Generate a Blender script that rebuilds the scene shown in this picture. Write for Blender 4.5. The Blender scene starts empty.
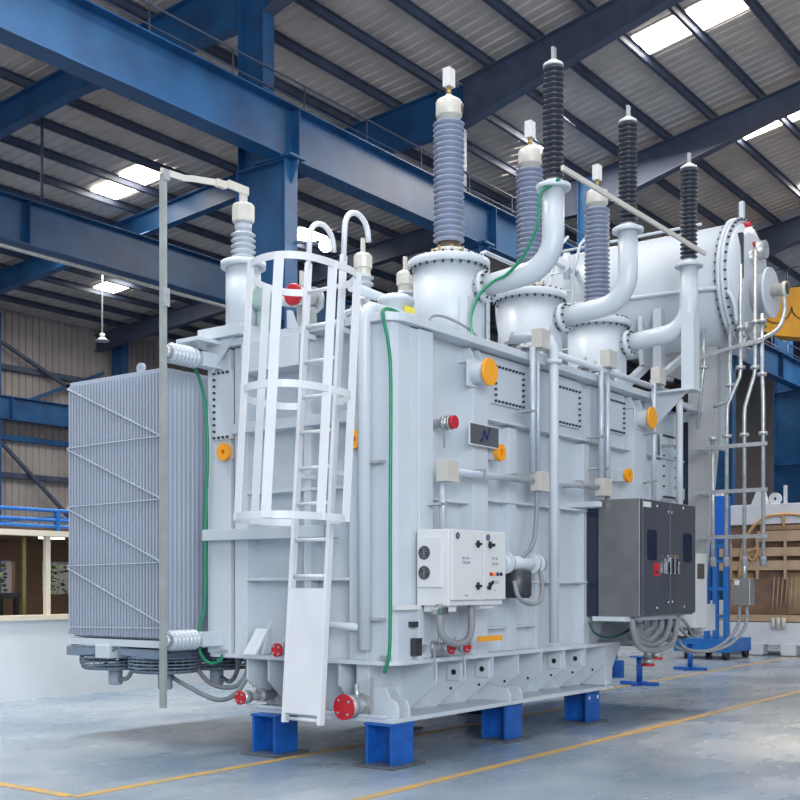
import bpy, math, random
from mathutils import Vector, Matrix
random.seed(4)
S = bpy.context.scene
COL = S.collection
PI = math.pi

# ---------------------------------------------------------------- camera, sky, light, exposure
cam = bpy.data.cameras.new('camera'); camo = bpy.data.objects.new('camera', cam); COL.objects.link(camo)
camo.location = (-8.0, -6.0007, 1.62)
camo.rotation_euler = (PI/2, 0, math.radians(36.5216 - 90))
cam.sensor_width = 36; cam.lens = 1137/800*36; cam.shift_y = 0.23125
cam.clip_end = 300
S.camera = camo
w = bpy.data.worlds.new('daylight'); S.world = w; w.use_nodes = True
bg = w.node_tree.nodes['Background']
bg.inputs[0].default_value = (0.80, 0.88, 1.0, 1); bg.inputs[1].default_value = 0.74

def area(name, loc, target, sx, sy, power, color=(1, 1, 1), spread=PI):
    l = bpy.data.lights.new(name, 'AREA'); l.shape = 'RECTANGLE'; l.size = sx; l.size_y = sy
    l.energy = power; l.color = color; l.spread = spread
    o = bpy.data.objects.new(name, l); COL.objects.link(o); o.location = loc
    d = Vector(target) - Vector(loc)
    o.rotation_euler = d.to_track_quat('-Z', 'Y').to_euler()
    return o
area('soft_key_fill', (-13, -15, 6), (2, 0, 2.4), 10, 8, 2900, (0.92, 0.96, 1))  # added soft key aimed at the tank; no door is built
area('roof_light_row', (1, -1.5, 12.8), (1, -1.0, 0), 14, 5, 850, (1, 0.98, 0.95))
area('roof_light_row_far', (19, 3.6, 13.6), (18, 3.6, 0), 16, 2.6, 1900, (1, 0.92, 0.82))
area('far_wall_fill', (8, 21.5, 12.0), (8, 22, 0), 22, 4, 2200, (1, 0.96, 0.9))  # added to brighten the far corrugated wall
area('right_end_fill', (38, 4, 13), (37, 4, 0), 14, 5, 1800, (1, 0.95, 0.9))  # added to lift the dark right background
area('roof_skylight_sun', (7.2, -2.9, 13.6), (4.3, -2.6, 0), 1.6, 1.2, 75, (1, 0.74, 0.50), 0.42)
area('left_floor_fill', (0, 5.6, 12.4), (0, 5.6, 0), 12, 1.5, 900, (1, 0.99, 0.96), 2.0)  # added overhead to brighten the floor left of the tank
area('shrub_fill', (4.5, 12.5, 2.36), (4.5, 12.3, 0), 4, 1, 60, (1, 0.95, 0.8))  # added out of view to light the shrubs behind the office wall
area('office_fill', (3, 8.45, 2.39), (3, 8.8, 0), 8, 0.4, 75, (1, 0.9, 0.75))  # added behind the top frame to brighten the office, apart from its lamps
S.view_settings.view_transform = 'Standard'
try: S.view_settings.look = 'None'
except Exception: pass
S.view_settings.exposure = 0.0
S.view_settings.gamma = 1.0
S.view_settings.use_curve_mapping = False

# ---------------------------------------------------------------- materials
MATS = {}
def mat(name, c, rough=0.45, metal=0.0, var=0.05, scale=3.0, c2=None, emit=0.0, bump=0.0):
    if name in MATS: return MATS[name]
    m = bpy.data.materials.new(name); m.use_nodes = True
    nt = m.node_tree; b = nt.nodes['Principled BSDF']
    b.inputs['Roughness'].default_value = rough; b.inputs['Metallic'].default_value = metal
    if emit:
        b.inputs['Base Color'].default_value = (*c, 1)
        b.inputs['Emission Color'].default_value = (*c, 1); b.inputs['Emission Strength'].default_value = emit
    else:
        tc = nt.nodes.new('ShaderNodeTexCoord'); n = nt.nodes.new('ShaderNodeTexNoise')
        n.inputs['Scale'].default_value = scale; n.inputs['Detail'].default_value = 5
        r = nt.nodes.new('ShaderNodeValToRGB')
        d = c2 or tuple(x*(1-var*2) for x in c)
        r.color_ramp.elements[0].position = 0.32; r.color_ramp.elements[1].position = 0.62
        r.color_ramp.elements[0].color = (*d, 1); r.color_ramp.elements[1].color = (*c, 1)
        nt.links.new(tc.outputs['Object'], n.inputs['Vector'])
        nt.links.new(n.outputs['Fac'], r.inputs['Fac'])
        nt.links.new(r.outputs['Color'], b.inputs['Base Color'])
        if bump:
            bp = nt.nodes.new('ShaderNodeBump'); bp.inputs['Strength'].default_value = bump
            nt.links.new(n.outputs['Fac'], bp.inputs['Height']); nt.links.new(bp.outputs['Normal'], b.inputs['Normal'])
    MATS[name] = m
    return m
PAINT = mat('pale_grey_enamel', (0.58, 0.63, 0.685), 0.36, 0, 0.03, 1.6)
WHITE = mat('white_enamel', (0.70, 0.71, 0.71), 0.4, 0, 0.03, 2)
LADDER = mat('ladder_white', (0.74, 0.76, 0.79), 0.4, 0, 0.03, 2)
RAD = mat('radiator_grey', (0.39, 0.44, 0.53), 0.45, 0, 0.05, 1.2)
GALV = mat('galvanised_steel', (0.55, 0.57, 0.58), 0.35, 0.55, 0.12, 14)
CONDUIT = mat('conduit_grey', (0.50, 0.55, 0.63), 0.35, 0.25, 0.05, 6)
HOSE = mat('grey_hose', (0.26, 0.275, 0.30), 0.5, 0, 0.05, 8)
PORC = mat('grey_porcelain', (0.27, 0.31, 0.42), 0.22, 0, 0.04, 3)
PORCL = mat('light_porcelain', (0.47, 0.52, 0.58), 0.25, 0, 0.04, 3)
POLY = mat('dark_polymer', (0.035, 0.042, 0.06), 0.35, 0, 0.1, 4)
CREAM = mat('cream_metal', (0.64, 0.62, 0.56), 0.4, 0.1, 0.04, 5)
BEIGE = mat('beige_box', (0.55, 0.53, 0.48), 0.5, 0, 0.04, 5)
BRONZE = mat('bronze_collar', (0.18, 0.13, 0.10), 0.4, 0.5, 0.15, 10)
GOLD = mat('brass', (0.60, 0.42, 0.16), 0.35, 0.7, 0.1, 10)
ORANGE = mat('orange_enamel', (0.93, 0.38, 0.015), 0.4, 0, 0.05, 6)
RED = mat('red_enamel', (0.55, 0.012, 0.025), 0.35, 0, 0.08, 8)
GREEN = mat('green_cable', (0.008, 0.24, 0.12), 0.35, 0, 0.08, 8)
TEAL = mat('pale_green_body', (0.35, 0.48, 0.44), 0.4, 0, 0.06, 8)
DARK = mat('dark_steel', (0.06, 0.065, 0.075), 0.4, 0.4, 0.1, 10)
BLACK = mat('black_rubber', (0.015, 0.016, 0.02), 0.5, 0, 0.05, 8)
NAVY = mat('navy_print', (0.02, 0.03, 0.13), 0.5, 0, 0.02, 8)
PRINT = mat('blue_grey_print', (0.26, 0.30, 0.42), 0.5, 0, 0.02, 8)
STEELB = mat('blue_stand_paint', (0.008, 0.11, 0.46), 0.42, 0, 0.14, 7)
STAIN = mat('brushed_stainless', (0.36, 0.355, 0.35), 0.36, 0.85, 0.12, 2.5)
STAIND = mat('dark_stainless', (0.115, 0.132, 0.165), 0.36, 0.6, 0.06, 2.5)
CHROME = mat('chrome', (0.8, 0.8, 0.8), 0.12, 1.0, 0.02, 8)
PLATE = mat('dark_nameplate', (0.105, 0.115, 0.13), 0.4, 0.2, 0.05, 8)
GLASSD = mat('dark_glass', (0.012, 0.02, 0.045), 0.08, 0, 0.02, 2)
BLUE = mat('blue_structural_paint', (0.016, 0.10, 0.25), 0.40, 0, 0.2, 1.3, (0.011, 0.06, 0.165))
NAVYST = mat('dark_blue_structural_paint', (0.075, 0.098, 0.16), 0.5, 0, 0.15, 2)  # dark blue, lightened to stand in for haze around the far steel
BROWN = mat('brown_pressboard', (0.42, 0.26, 0.16), 0.6, 0, 0.12, 3)
TAN = mat('tan_pressboard', (0.55, 0.38, 0.24), 0.6, 0, 0.1, 3)
DBROWN = mat('dark_brown_core', (0.26, 0.155, 0.10), 0.6, 0, 0.15, 4)
CRANEY = mat('crane_yellow', (0.75, 0.36, 0.03), 0.45, 0, 0.08, 2)
LIFTB = mat('lift_blue', (0.01, 0.15, 0.50), 0.42, 0, 0.1, 5)
LINEY = mat('yellow_floor_paint', (0.56, 0.32, 0.05), 0.5, 0, 0.25, 5, (0.36, 0.28, 0.16))
WALLW = mat('white_wall_paint', (0.62, 0.66, 0.70), 0.6, 0, 0.05, 1.0)
WALLG = mat('grey_wall_paint', (0.30, 0.32, 0.35), 0.6, 0, 0.05, 1.0)
FRAME = mat('cream_window_frame', (0.68, 0.62, 0.50), 0.5, 0, 0.04, 3)
OFFICE = mat('brown_office_wall', (0.24, 0.14, 0.10), 0.7, 0, 0.08, 1)
OFFICEF = mat('olive_office_sill', (0.24, 0.23, 0.10), 0.6, 0, 0.08, 1)
LEAF = mat('shrub_leaf', (0.10, 0.17, 0.04), 0.6, 0, 0.4, 6)
SKYL = mat('skylight_pane', (1.0, 0.93, 0.82), 0.5, emit=14.0)
LAMPE = mat('lamp_glow', (0.95, 0.97, 1.0), 0.5, emit=25.0)
LAMPW = mat('office_lamp_glow', (1.0, 0.85, 0.6), 0.5, emit=6.0)

def mat_roof():
    m = mat('roof_sheet', (0.60, 0.55, 0.52), 0.5, 0.1, 0.1, 0.9); return m
ROOF = mat_roof()
def mat_wallsheet():
    m = mat('wall_sheet', (0.42, 0.38, 0.37), 0.6, 0.1, 0.1, 0.7); return m
WSHEET = mat_wallsheet()
def mat_floor():
    m = bpy.data.materials.new('grey_blue_epoxy'); m.use_nodes = True
    nt = m.node_tree; N = nt.nodes; L = nt.links; b = N['Principled BSDF']
    tc = N.new('ShaderNodeTexCoord')
    n1 = N.new('ShaderNodeTexNoise'); n1.inputs['Scale'].default_value = 0.45; n1.inputs['Detail'].default_value = 6; n1.inputs['Roughness'].default_value = 0.6
    mp = N.new('ShaderNodeMapping'); mp.inputs['Scale'].default_value = (0.7, 1.6, 1)
    n2 = N.new('ShaderNodeTexNoise'); n2.inputs['Scale'].default_value = 1.1; n2.inputs['Detail'].default_value = 4; n2.inputs['Roughness'].default_value = 0.55
    L.new(tc.outputs['Object'], n1.inputs['Vector']); L.new(tc.outputs['Object'], mp.inputs['Vector']); L.new(mp.outputs['Vector'], n2.inputs['Vector'])
    r1 = N.new('ShaderNodeValToRGB'); e = r1.color_ramp.elements
    e[0].position = 0.36; e[0].color = (0.16, 0.23, 0.31, 1); e[1].position = 0.62; e[1].color = (0.34, 0.395, 0.455, 1)
    r2 = N.new('ShaderNodeValToRGB'); e = r2.color_ramp.elements
    e[0].position = 0.42; e[0].color = (0.90, 0.91, 0.92, 1); e[1].position = 0.64; e[1].color = (1.03, 1.01, 1.0, 1)
    mx = N.new('ShaderNodeMix'); mx.data_type = 'RGBA'; mx.blend_type = 'MULTIPLY'; mx.inputs['Factor'].default_value = 1
    L.new(n1.outputs['Fac'], r1.inputs['Fac']); L.new(n2.outputs['Fac'], r2.inputs['Fac'])
    L.new(r1.outputs['Color'], mx.inputs['A']); L.new(r2.outputs['Color'], mx.inputs['B']); L.new(mx.outputs['Result'], b.inputs['Base Color'])
    rr = N.new('ShaderNodeMapRange'); rr.inputs['To Min'].default_value = 0.16; rr.inputs['To Max'].default_value = 0.40
    L.new(n2.outputs['Fac'], rr.inputs['Value']); L.new(rr.outputs['Result'], b.inputs['Roughness'])
    return m
FLOOR = mat_floor()
def mat_glass():
    m = bpy.data.materials.new('window_glass'); m.use_nodes = True
    b = m.node_tree.nodes['Principled BSDF']
    b.inputs['Base Color'].default_value = (0.85, 0.9, 0.9, 1); b.inputs['Roughness'].default_value = 0.03
    b.inputs['Transmission Weight'].default_value = 1.0; b.inputs['IOR'].default_value = 1.05
    return m
GLASS = mat_glass()

# ---------------------------------------------------------------- mesh building
def frame_of(d):
    d = Vector(d).normalized()
    a = Vector((0, 0, 1)) if abs(d.z) < 0.9 else Vector((1, 0, 0))
    u = a.cross(d).normalized(); v = d.cross(u)
    return d, u, v
class MB:
    def __init__(self): self.v = []; self.f = []; self.s = []; self.m = []; self.mi = 0
    def mat(self, i): self.mi = i; return self
    def face(self, idx, smooth=False): self.f.append(idx); self.s.append(smooth); self.m.append(self.mi)
    def box(self, x0, x1, y0, y1, z0, z1):
        n = len(self.v)
        self.v += [(x, y, z) for x in (x0, x1) for y in (y0, y1) for z in (z0, z1)]
        for q in ((0, 1, 3, 2), (4, 6, 7, 5), (0, 4, 5, 1), (2, 3, 7, 6), (0, 2, 6, 4), (1, 5, 7, 3)):
            self.face([n+i for i in q])
        return self
    def bar(self, p0, p1, w_, h_, up=(0, 0, 1)):      # rectangular bar between two points
        p0, p1 = Vector(p0), Vector(p1); d = (p1-p0).normalized()
        u = Vector(up).cross(d)
        if u.length < 1e-4: u = Vector((1, 0, 0)).cross(d)
        u.normalize(); v = d.cross(u); n = len(self.v)
        for p in (p0, p1):
            for a, b in ((-1, -1), (1, -1), (1, 1), (-1, 1)): self.v.append(tuple(p+u*(a*w_/2)+v*(b*h_/2)))
        self.face([n+3, n+2, n+1, n]); self.face([n+4, n+5, n+6, n+7])
        for i in range(4): j = (i+1) % 4; self.face([n+i, n+j, n+4+j, n+4+i])
        return self
    def lathe(self, prof, o, d=(0, 0, 1), n=24, smooth=True, cap=True):   # prof: (radius, distance along d)
        d, u, v = frame_of(d); o = Vector(o); k0 = len(self.v)
        for r, t in prof:
            for i in range(n):
                a = 2*PI*i/n; self.v.append(tuple(o+d*t+u*(r*math.cos(a))+v*(r*math.sin(a))))
        for k in range(len(prof)-1):
            for i in range(n):
                j = (i+1) % n
                self.face([k0+k*n+i, k0+k*n+j, k0+(k+1)*n+j, k0+(k+1)*n+i], smooth and n > 8)
        if cap:
            self.face([k0+i for i in reversed(range(n))]); m = k0+(len(prof)-1)*n
            self.face([m+i for i in range(n)])
        return self
    def cyl(self, p0, p1, r, n=20, r1=None):
        d = Vector(p1)-Vector(p0)
        return self.lathe([(r, 0), (r if r1 is None else r1, d.length)], p0, d, n)
    def tube(self, pts, r, n=10, closed=False):
        P = [Vector(p) for p in pts]; k0 = len(self.v); m = len(P)
        t0 = (P[1]-P[0]).normalized(); _, u, v = frame_of(t0)
        for i, p in enumerate(P):
            if closed: t = (P[(i+1) % m]-P[i-1]).normalized()
            else: t = (P[min(i+1, m-1)]-P[max(i-1, 0)]).normalized()
            q = t0.rotation_difference(t); u = q @ u; v = q @ v; t0 = t
            for k in range(n):
                a = 2*PI*k/n; self.v.append(tuple(p+u*(r*math.cos(a))+v*(r*math.sin(a))))
        for i in range(m if closed else m-1):
            i2 = (i+1) % m
            for k in range(n):
                j = (k+1) % n; self.face([k0+i*n+k, k0+i*n+j, k0+i2*n+j, k0+i2*n+k], True)
        if not closed:
            self.face([k0+k for k in reversed(range(n))]); self.face([k0+(m-1)*n+k for k in range(n)])
        return self
    def prism(self, poly, ax, a0, a1):    # poly in the two other axes, in order; extruded along ax from a0 to a1
        n = len(self.v); k = len(poly)
        for a in (a0, a1):
            for p in poly:
                self.v.append({'x': (a, p[0], p[1]), 'y': (p[0], a, p[1]), 'z': (p[0], p[1], a)}[ax])
        self.face([n+i for i in reversed(range(k))]); self.face([n+k+i for i in range(k)])
        for i in range(k): j = (i+1) % k; self.face([n+i, n+j, n+k+j, n+k+i])
        return self
    def strip(self, pts, axis, w_, t_):   # flat bar bent along pts, its width along axis
        ax = Vector(axis).normalized(); P = [Vector(p) for p in pts]; n = len(self.v); m = len(P)
        for i, p in enumerate(P):
            t = (P[min(i+1, m-1)]-P[max(i-1, 0)]).normalized(); nn = t.cross(ax).normalized()
            for a, b in ((-1, -1), (1, -1), (1, 1), (-1, 1)): self.v.append(tuple(p+ax*(a*w_/2)+nn*(b*t_/2)))
        for i in range(m-1):
            for k in range(4): j = (k+1) % 4; self.face([n+i*4+k, n+i*4+j, n+i*4+4+j, n+i*4+4+k])
        self.face([n+3, n+2, n+1, n]); e = n+(m-1)*4; self.face([e, e+1, e+2, e+3])
        return self
    def build(self, name, mats, parent=None, bevel=0, **props):
        if not isinstance(mats, (list, tuple)): mats = [mats]
        xs, ys, zs = zip(*self.v)
        o0 = Vector(((min(xs)+max(xs))/2, (min(ys)+max(ys))/2, min(zs)))
        me = bpy.data.meshes.new(name)
        me.from_pydata([tuple(Vector(p)-o0) for p in self.v], [], self.f)
        me.polygons.foreach_set('use_smooth', self.s); me.polygons.foreach_set('material_index', self.m)
        for m in mats: me.materials.append(m)
        me.update()
        import bmesh
        bm = bmesh.new(); bm.from_mesh(me); bmesh.ops.recalc_face_normals(bm, faces=bm.faces); bm.to_mesh(me); bm.free()
        o = bpy.data.objects.new(name, me); COL.objects.link(o); put(o, o0, parent)
        if bevel:
            b = o.modifiers.new('bevel', 'BEVEL'); b.width = bevel; b.segments = 2; b.limit_method = 'ANGLE'; b.angle_limit = math.radians(50)
        for k, x in props.items(): o[k] = x
        return o
WL = {}
def put(o, loc, parent=None):      # every object sits where it stands; a child keeps its own place
    WL[o.name] = Vector(loc); o.location = loc
    if parent:
        o.parent = parent; o.matrix_parent_inverse = Matrix.Translation(-WL[parent.name]) if parent.parent is None else Matrix.Translation(-WL[parent.name])
def thing(name, loc, label, cat, group=None):
    o = bpy.data.objects.new(name, None); COL.objects.link(o); put(o, loc)
    o.empty_display_size = 0.2
    o['label'] = label; o['category'] = cat
    if group: o['group'] = group
    return o
def struct(o, label, cat):
    o['kind'] = 'structure'; o['label'] = label; o['category'] = cat
    return o
def arc(c, r, a0, a1, u, v, n=8):
    c, u, v = Vector(c), Vector(u), Vector(v)
    return [tuple(c+u*(r*math.cos(a0+(a1-a0)*i/n))+v*(r*math.sin(a0+(a1-a0)*i/n))) for i in range(n+1)]
def spline(pts, n=6):
    P = [Vector(p) for p in pts]; Q = [2*P[0]-P[1]]+P+[2*P[-1]-P[-2]]; out = []
    for i in range(1, len(Q)-2):
        for k in range(n):
            t = k/n; a, b, c, d = Q[i-1:i+3]
            out.append(tuple(0.5*((2*b)+(c-a)*t+(2*a-5*b+4*c-d)*t*t+(3*b-a-3*c+d)*t**3)))
    out.append(tuple(P[-1])); return out
def ibeam_x(m, x0, x1, y, z0, z1, fw, t):   # I-beam along X
    m.box(x0, x1, y-t/2, y+t/2, z0+t, z1-t); m.box(x0, x1, y-fw/2, y+fw/2, z0, z0+t); m.box(x0, x1, y-fw/2, y+fw/2, z1-t, z1)

# ================================================================ THE HALL
struct(MB().box(-18, -17.8, -18, 31, 0, 5.5).build('wall_front', WALLG), 'unseen low grey hall wall behind the camera, added to cut low light', 'wall')  # unseen, kept low; added to darken the floor under the tank
struct(MB().box(-18, 52, -18.2, -18, 0, 5.5).build('wall_near', WALLG), 'unseen low grey hall wall to the right of the camera, added to cut low light', 'wall')  # unseen, added with the wall above to block light near the horizon
fl = struct(MB().box(-40, 75, -40, 45, -0.2, 0).build('floor', FLOOR), 'grey blue epoxy painted concrete hall floor', 'floor')
def zr(y): return 13.65+.18*(9-y) if y < 9 else 13.65-.08*(y-9)

# corrugated roof, two slopes; ribs run down the slope
def roof_sheet(name, y0, y1, label):
    m = MB(); x = -6.0; prof = []
    while x < 52:
        prof += [(x, 0), (x+0.20, 0), (x+0.235, 0.04), (x+0.28, 0.04), (x+0.315, 0)]; x += 0.333
    n = len(prof)
    for y in (y0, y1):
        for (px, pz) in prof: m.v.append((px, y, zr(y)+pz))
    for y in (y0, y1): m.v += [(prof[0][0], y, zr(y)+0.12), (prof[-1][0], y, zr(y)+0.12)]
    for i in range(n-1): m.face([i, i+1, n+i+1, n+i])
    m.face([2*n, 2*n+1, 2*n+3, 2*n+2])
    return struct(m.build(name, ROOF), label, 'roof')
roof_sheet('ceiling', -14, 9, 'brown grey corrugated roof sheeting rising to the right over the machine')
roof_sheet('ceiling', 9, 31.3, 'brown grey corrugated roof sheeting over the bay behind the blue columns')

# purlins
pk = 0
PUR = [4.12+1.3*i for i in range(-13, 4)]+[9.35+1.35*i for i in range(0, 16)]
for y in PUR:
    m = MB(); z = zr(y)
    m.box(-6, 52, y-0.012, y+0.012, z-0.20, z-0.012); m.box(-6, 52, y-0.012, y+0.065, z-0.205, z-0.185); m.box(-6, 52, y-0.075, y+0.012, z-0.03, z-0.012)
    pk += 1
    side = 'over the near bay, ' if y < 8.9 else 'over the far bay, '
    o = struct(m.build('roof_purlin', NAVYST), 'dark steel roof purlin '+side+('purlin %d from the blue columns' % (round((8.02-y)/1.3)+1 if y < 8.9 else round((y-9.35)/1.35)+1)), 'purlin')
    o['group'] = 'roof purlins'

# skylights in the roof: pairs between purlins
SK = [(12.55, 13.45, 18.9, 20.05, 'left of the pair above the left end of the radiator'), (12.45, 13.35, 17.55, 18.7, 'right of the pair behind the tall earthing bar'),
      (18.0, 18.9, 25.65, 26.8, 'left of the small far pair above the radiator'), (17.9, 18.75, 24.3, 25.45, 'right of the small far pair above the radiator'),
      (16.35, 17.3, 4.2, 5.34, 'left of the pair at the top right'), (16.4, 17.4, 2.9, 4.04, 'right of the pair at the top right'),
      (22.95, 23.8, 4.2, 5.34, 'left of the second pair at the right edge'), (23.0, 23.9, 2.9, 4.04, 'right of the second pair at the right edge'),
      (28.6, 29.7, 4.2, 5.34, 'farthest at the right edge'), (19.1, 20.2, 17.55, 18.7, 'behind the ladder top beside the blue column')]
for x0, x1, y0, y1, lb in SK:
    m = MB(); za, zb = zr(y0)-0.05, zr(y1)-0.05
    n = len(m.v); m.v += [(x0, y0, za), (x1, y0, za), (x1, y1, zb), (x0, y1, zb), (x0, y0, za+.03), (x1, y0, za+.03), (x1, y1, zb+.03), (x0, y1, zb+.03)]
    for q in ((0, 1, 2, 3), (7, 6, 5, 4), (0, 4, 5, 1), (1, 5, 6, 2), (2, 6, 7, 3), (3, 7, 4, 0)): m.face(list(q))
    o = struct(m.build('skylight', SKYL), 'bright translucent skylight panel in the roof, '+lb, 'skylight'); o['group'] = 'roof skylights'

# columns with a crane shoulder, every 7 m
names = ['nearest, behind the ladder cage', 'second, behind the first grey bushing', 'third along the row', 'fourth along the row, right of the conservator', 'fifth along the row, far right', 'sixth along the row']
CX = (7.55, 14.2, 21.3, 30.4, 38.5, 46)
for k in range(6):
    x = CX[k]; m = MB(); xm = x+0.175
    m.box(x, x+.35, 8.15, 8.18, 0, 9.5); m.box(x, x+.35, 9.38, 9.41, 0, 9.5); m.box(xm-.012, xm+.012, 8.18, 9.38, 0, 9.5)
    for z in (9.47, 6.5, 3.5, 0.02): m.box(x+.01, x+.34, 8.18, 9.38, z, z+.03)
    m.prism([(8.15, 9.46), (7.98, 9.46), (7.98, 9.4), (8.15, 9.05)], 'x', xm-.02, xm+.02); m.box(x-.05, x+.4, 7.98, 8.9, 9.5, 9.55)
    m.box(x+.02, x+.33, 8.72, 8.745, 9.5, zr(9)-.3); m.box(x+.02, x+.33, 9.355, 9.38, 9.5, zr(9)-.3); m.box(xm-.012, xm+.012, 8.745, 9.355, 9.5, zr(9)-.3)
    o = struct(m.build('steel_column', BLUE, bevel=0.006), 'blue painted steel column carrying the crane girder, '+names[k], 'column'); o['group'] = 'blue hall columns'
# rafters from the columns: to the right and to the left
for k in range(6):
    x = CX[k]+.175
    for sgn, yb, lb in ((-1, -13.5, 'sloping up over the machine'), (1, 31, 'over the far bay')):
        m = MB(); y0 = 8.75 if sgn < 0 else 9.35
        def zt(y): return zr(y)-0.25
        d0, d1, yh = 1.05, 0.62, y0+sgn*5.0
        pts = [(y0, zt(y0)), (yh, zt(yh)), (yb, zt(yb)), (yb, zt(yb)-d1), (yh, zt(yh)-d1), (y0, zt(y0)-d0)]
        if sgn > 0: pts = [(y0, zt(y0)), (yb, zt(yb)), (yb, zt(yb)-d1), (yh, zt(yh)-d1), (y0, zt(y0)-d0)]
        m.prism(pts, 'x', x-.012, x+.012)
        bot = [p for p in pts if p[1] < zt(p[0])-0.3]
        for a, b in zip(bot[:-1], bot[1:]):
            m.prism([(a[0], a[1]), (b[0], b[1]), (b[0], b[1]-.03), (a[0], a[1]-.03)], 'x', x-.14, x+.14)
        m.prism([(y0, zt(y0)), (yb if sgn > 0 else yb, zt(yb)), (yb, zt(yb)-.03), (y0, zt(y0)-.03)], 'x', x-.14, x+.14)
        o = struct(m.build('roof_rafter', BLUE if (sgn > 0 and k < 2) else NAVYST), 'dark blue steel rafter %s, from the column %s' % (lb, names[k].split(',')[0]), 'rafter'); o['group'] = 'roof rafters'
# crane girders
m = MB(); ibeam_x(m, -6, 52, 8.4, 9.55, 10.58, 0.42, 0.03); m.box(-6, 52, 8.35, 8.45, 10.58, 10.66)
for k in range(8): m.box(1.02+7*k-.012, 1.02+7*k+.012, 8.2, 8.6, 9.58, 10.55)
struct(m.build('crane_girder', BLUE, bevel=0.005), 'long blue crane runway girder crossing the upper left on the blue columns', 'girder')
m = MB(); ibeam_x(m, -6, 52, 16.5, 9.4, 10.45, 0.42, 0.03)
for k in range(8): m.box(0.9+7*k-.012, .9+7*k+.012, 16.3, 16.7, 9.43, 10.42)
struct(m.build('crane_girder', BLUE, bevel=0.005), 'second blue crane girder lower in the picture behind the earthing bar', 'girder')
for x in (0.6, 16.7, 31):
    m = MB(); m.box(x, x+.35, 16.35, 16.38, 0, 9.38); m.box(x, x+.35, 17.4, 17.43, 0, 9.38); m.box(x+.16, x+.19, 16.38, 17.4, 0, 9.38); m.box(x-.02, x+.37, 16.3, 17.45, 9.36, 9.4)
    struct(m.build('steel_column', BLUE), 'blue column under the second crane girder', 'column')['group'] = 'columns of the second girder'
m = MB(); ibeam_x(m, 2, 40, 30.2, 7.65, 8.5, 0.4, 0.03)
for k in range(7): m.box(6.9+5*k, 6.93+5*k, 30.0, 30.4, 7.68, 8.47)
struct(m.build('crane_girder', BLUE), 'blue girder along the far corrugated wall at the left edge', 'girder')
# handrail on the first girder
hr = MB(); hr.tube([(-6, 8.7, 11.35), (52, 8.7, 11.35)], .02, 6); hr.tube([(-6, 8.7, 11.0), (52, 8.7, 11.0)], .015, 6)
for k in range(30): hr.tube([(-5+2*k*0.98, 8.7, 10.58), (-5+2*k*.98, 8.7, 11.35)], .018, 6)
struct(hr.build('trim_3', NAVYST), 'thin dark handrail along the top of the upper crane girder', 'railing')

# far wall: corrugated sheets, girts, columns, braces
m = MB(); x = -10.0; prof = []
while x < 60: prof += [(x, 0), (x+.20, 0), (x+.22, .06), (x+.27, .06), (x+.29, 0)]; x += .30
n = len(prof)
for z in (0, zr(31)+.02):
    for px, py in prof: m.v.append((px, 31+py, z))
for i in range(n-1): m.face([i, i+1, n+i+1, n+i])
struct(m.build('wall_back', WSHEET), 'grey brown corrugated steel wall far behind the radiator', 'wall')
for k, z in enumerate((2.7, 5.6, 7.0, 9.6)):
    struct(MB().box(-10, 60, 30.75, 30.93, z, z+.2).build('wall_girt', NAVYST if k % 2 else BLUE), 'horizontal blue girt on the far corrugated wall, %s' % ('lowest', 'second from bottom', 'just under the far girder', 'near the roof')[k], 'girt')
for k, x in enumerate((17.15, 23, 30, 37)):
    struct(MB().box(x-1.0, x-.65, 30.1, 30.7, 0, zr(31)-.4).build('steel_column', BLUE), 'blue wall column against the far corrugated wall, %s' % ('at the left edge', 'second', 'third', 'fourth')[k], 'column')
for k, (x0, z0, x1, z1) in enumerate(((16.9, 6.8, 21.4, 2.9), (16.7, 10.6, 20.5, 9.0), (17.9, 8.5, 21.5, 10.1), (21.4, 2.9, 25, 6.5))):
    struct(MB().bar((x0, 30.6, z0), (x1, 30.6, z1), .12, .12).build('wall_brace', NAVYST if k < 2 else BLUE), 'slanting blue wind brace on the far wall, %s' % ('lower left', 'upper left', 'upper middle', 'lower middle')[k], 'brace')
m = MB(); m.box(52, 52.2, -40, 31, 0, 17)
struct(m.build('wall_right', WSHEET), 'grey end wall of the hall far behind the right background', 'wall')
for k, x in enumerate((24, 33)):
    m = MB(); m.box(x, x+.2, 9.6, 30, 0, 8.5); struct(m.build('wall_partition', NAVYST), 'dark blue partition wall between the columns, %s' % ('nearer', 'farther')[k], 'wall')

# low white wall with an office window band
struct(MB().box(-14, 40, 7.8, 8.0, 0, 1.12).build('wall_left', WALLW), 'low white painted wall below the office windows', 'wall')
m = MB(); m.box(-14, 14, 7.76, 8.04, 1.12, 1.19); m.box(-14, 14, 7.76, 8.04, 2.32, 2.40)
for x in (-9.6, -6.6, -3.6, -0.75, 2.12, 5.25, 8.25, 11.3): m.box(x, x+.075, 7.83, 7.90, 1.19, 2.32)
struct(m.build('window_1', FRAME), 'cream window frames along the low white wall at the left', 'window frame')
gl = MB()
for x in (-6.5, -3.5, -.65, 2.23, 5.36, 8.36): gl.box(x, x+2.88, 7.92, 7.93, 1.19, 2.32)
struct(gl.build('window_2', GLASS), 'office window panes in the cream frames', 'window pane')
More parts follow.
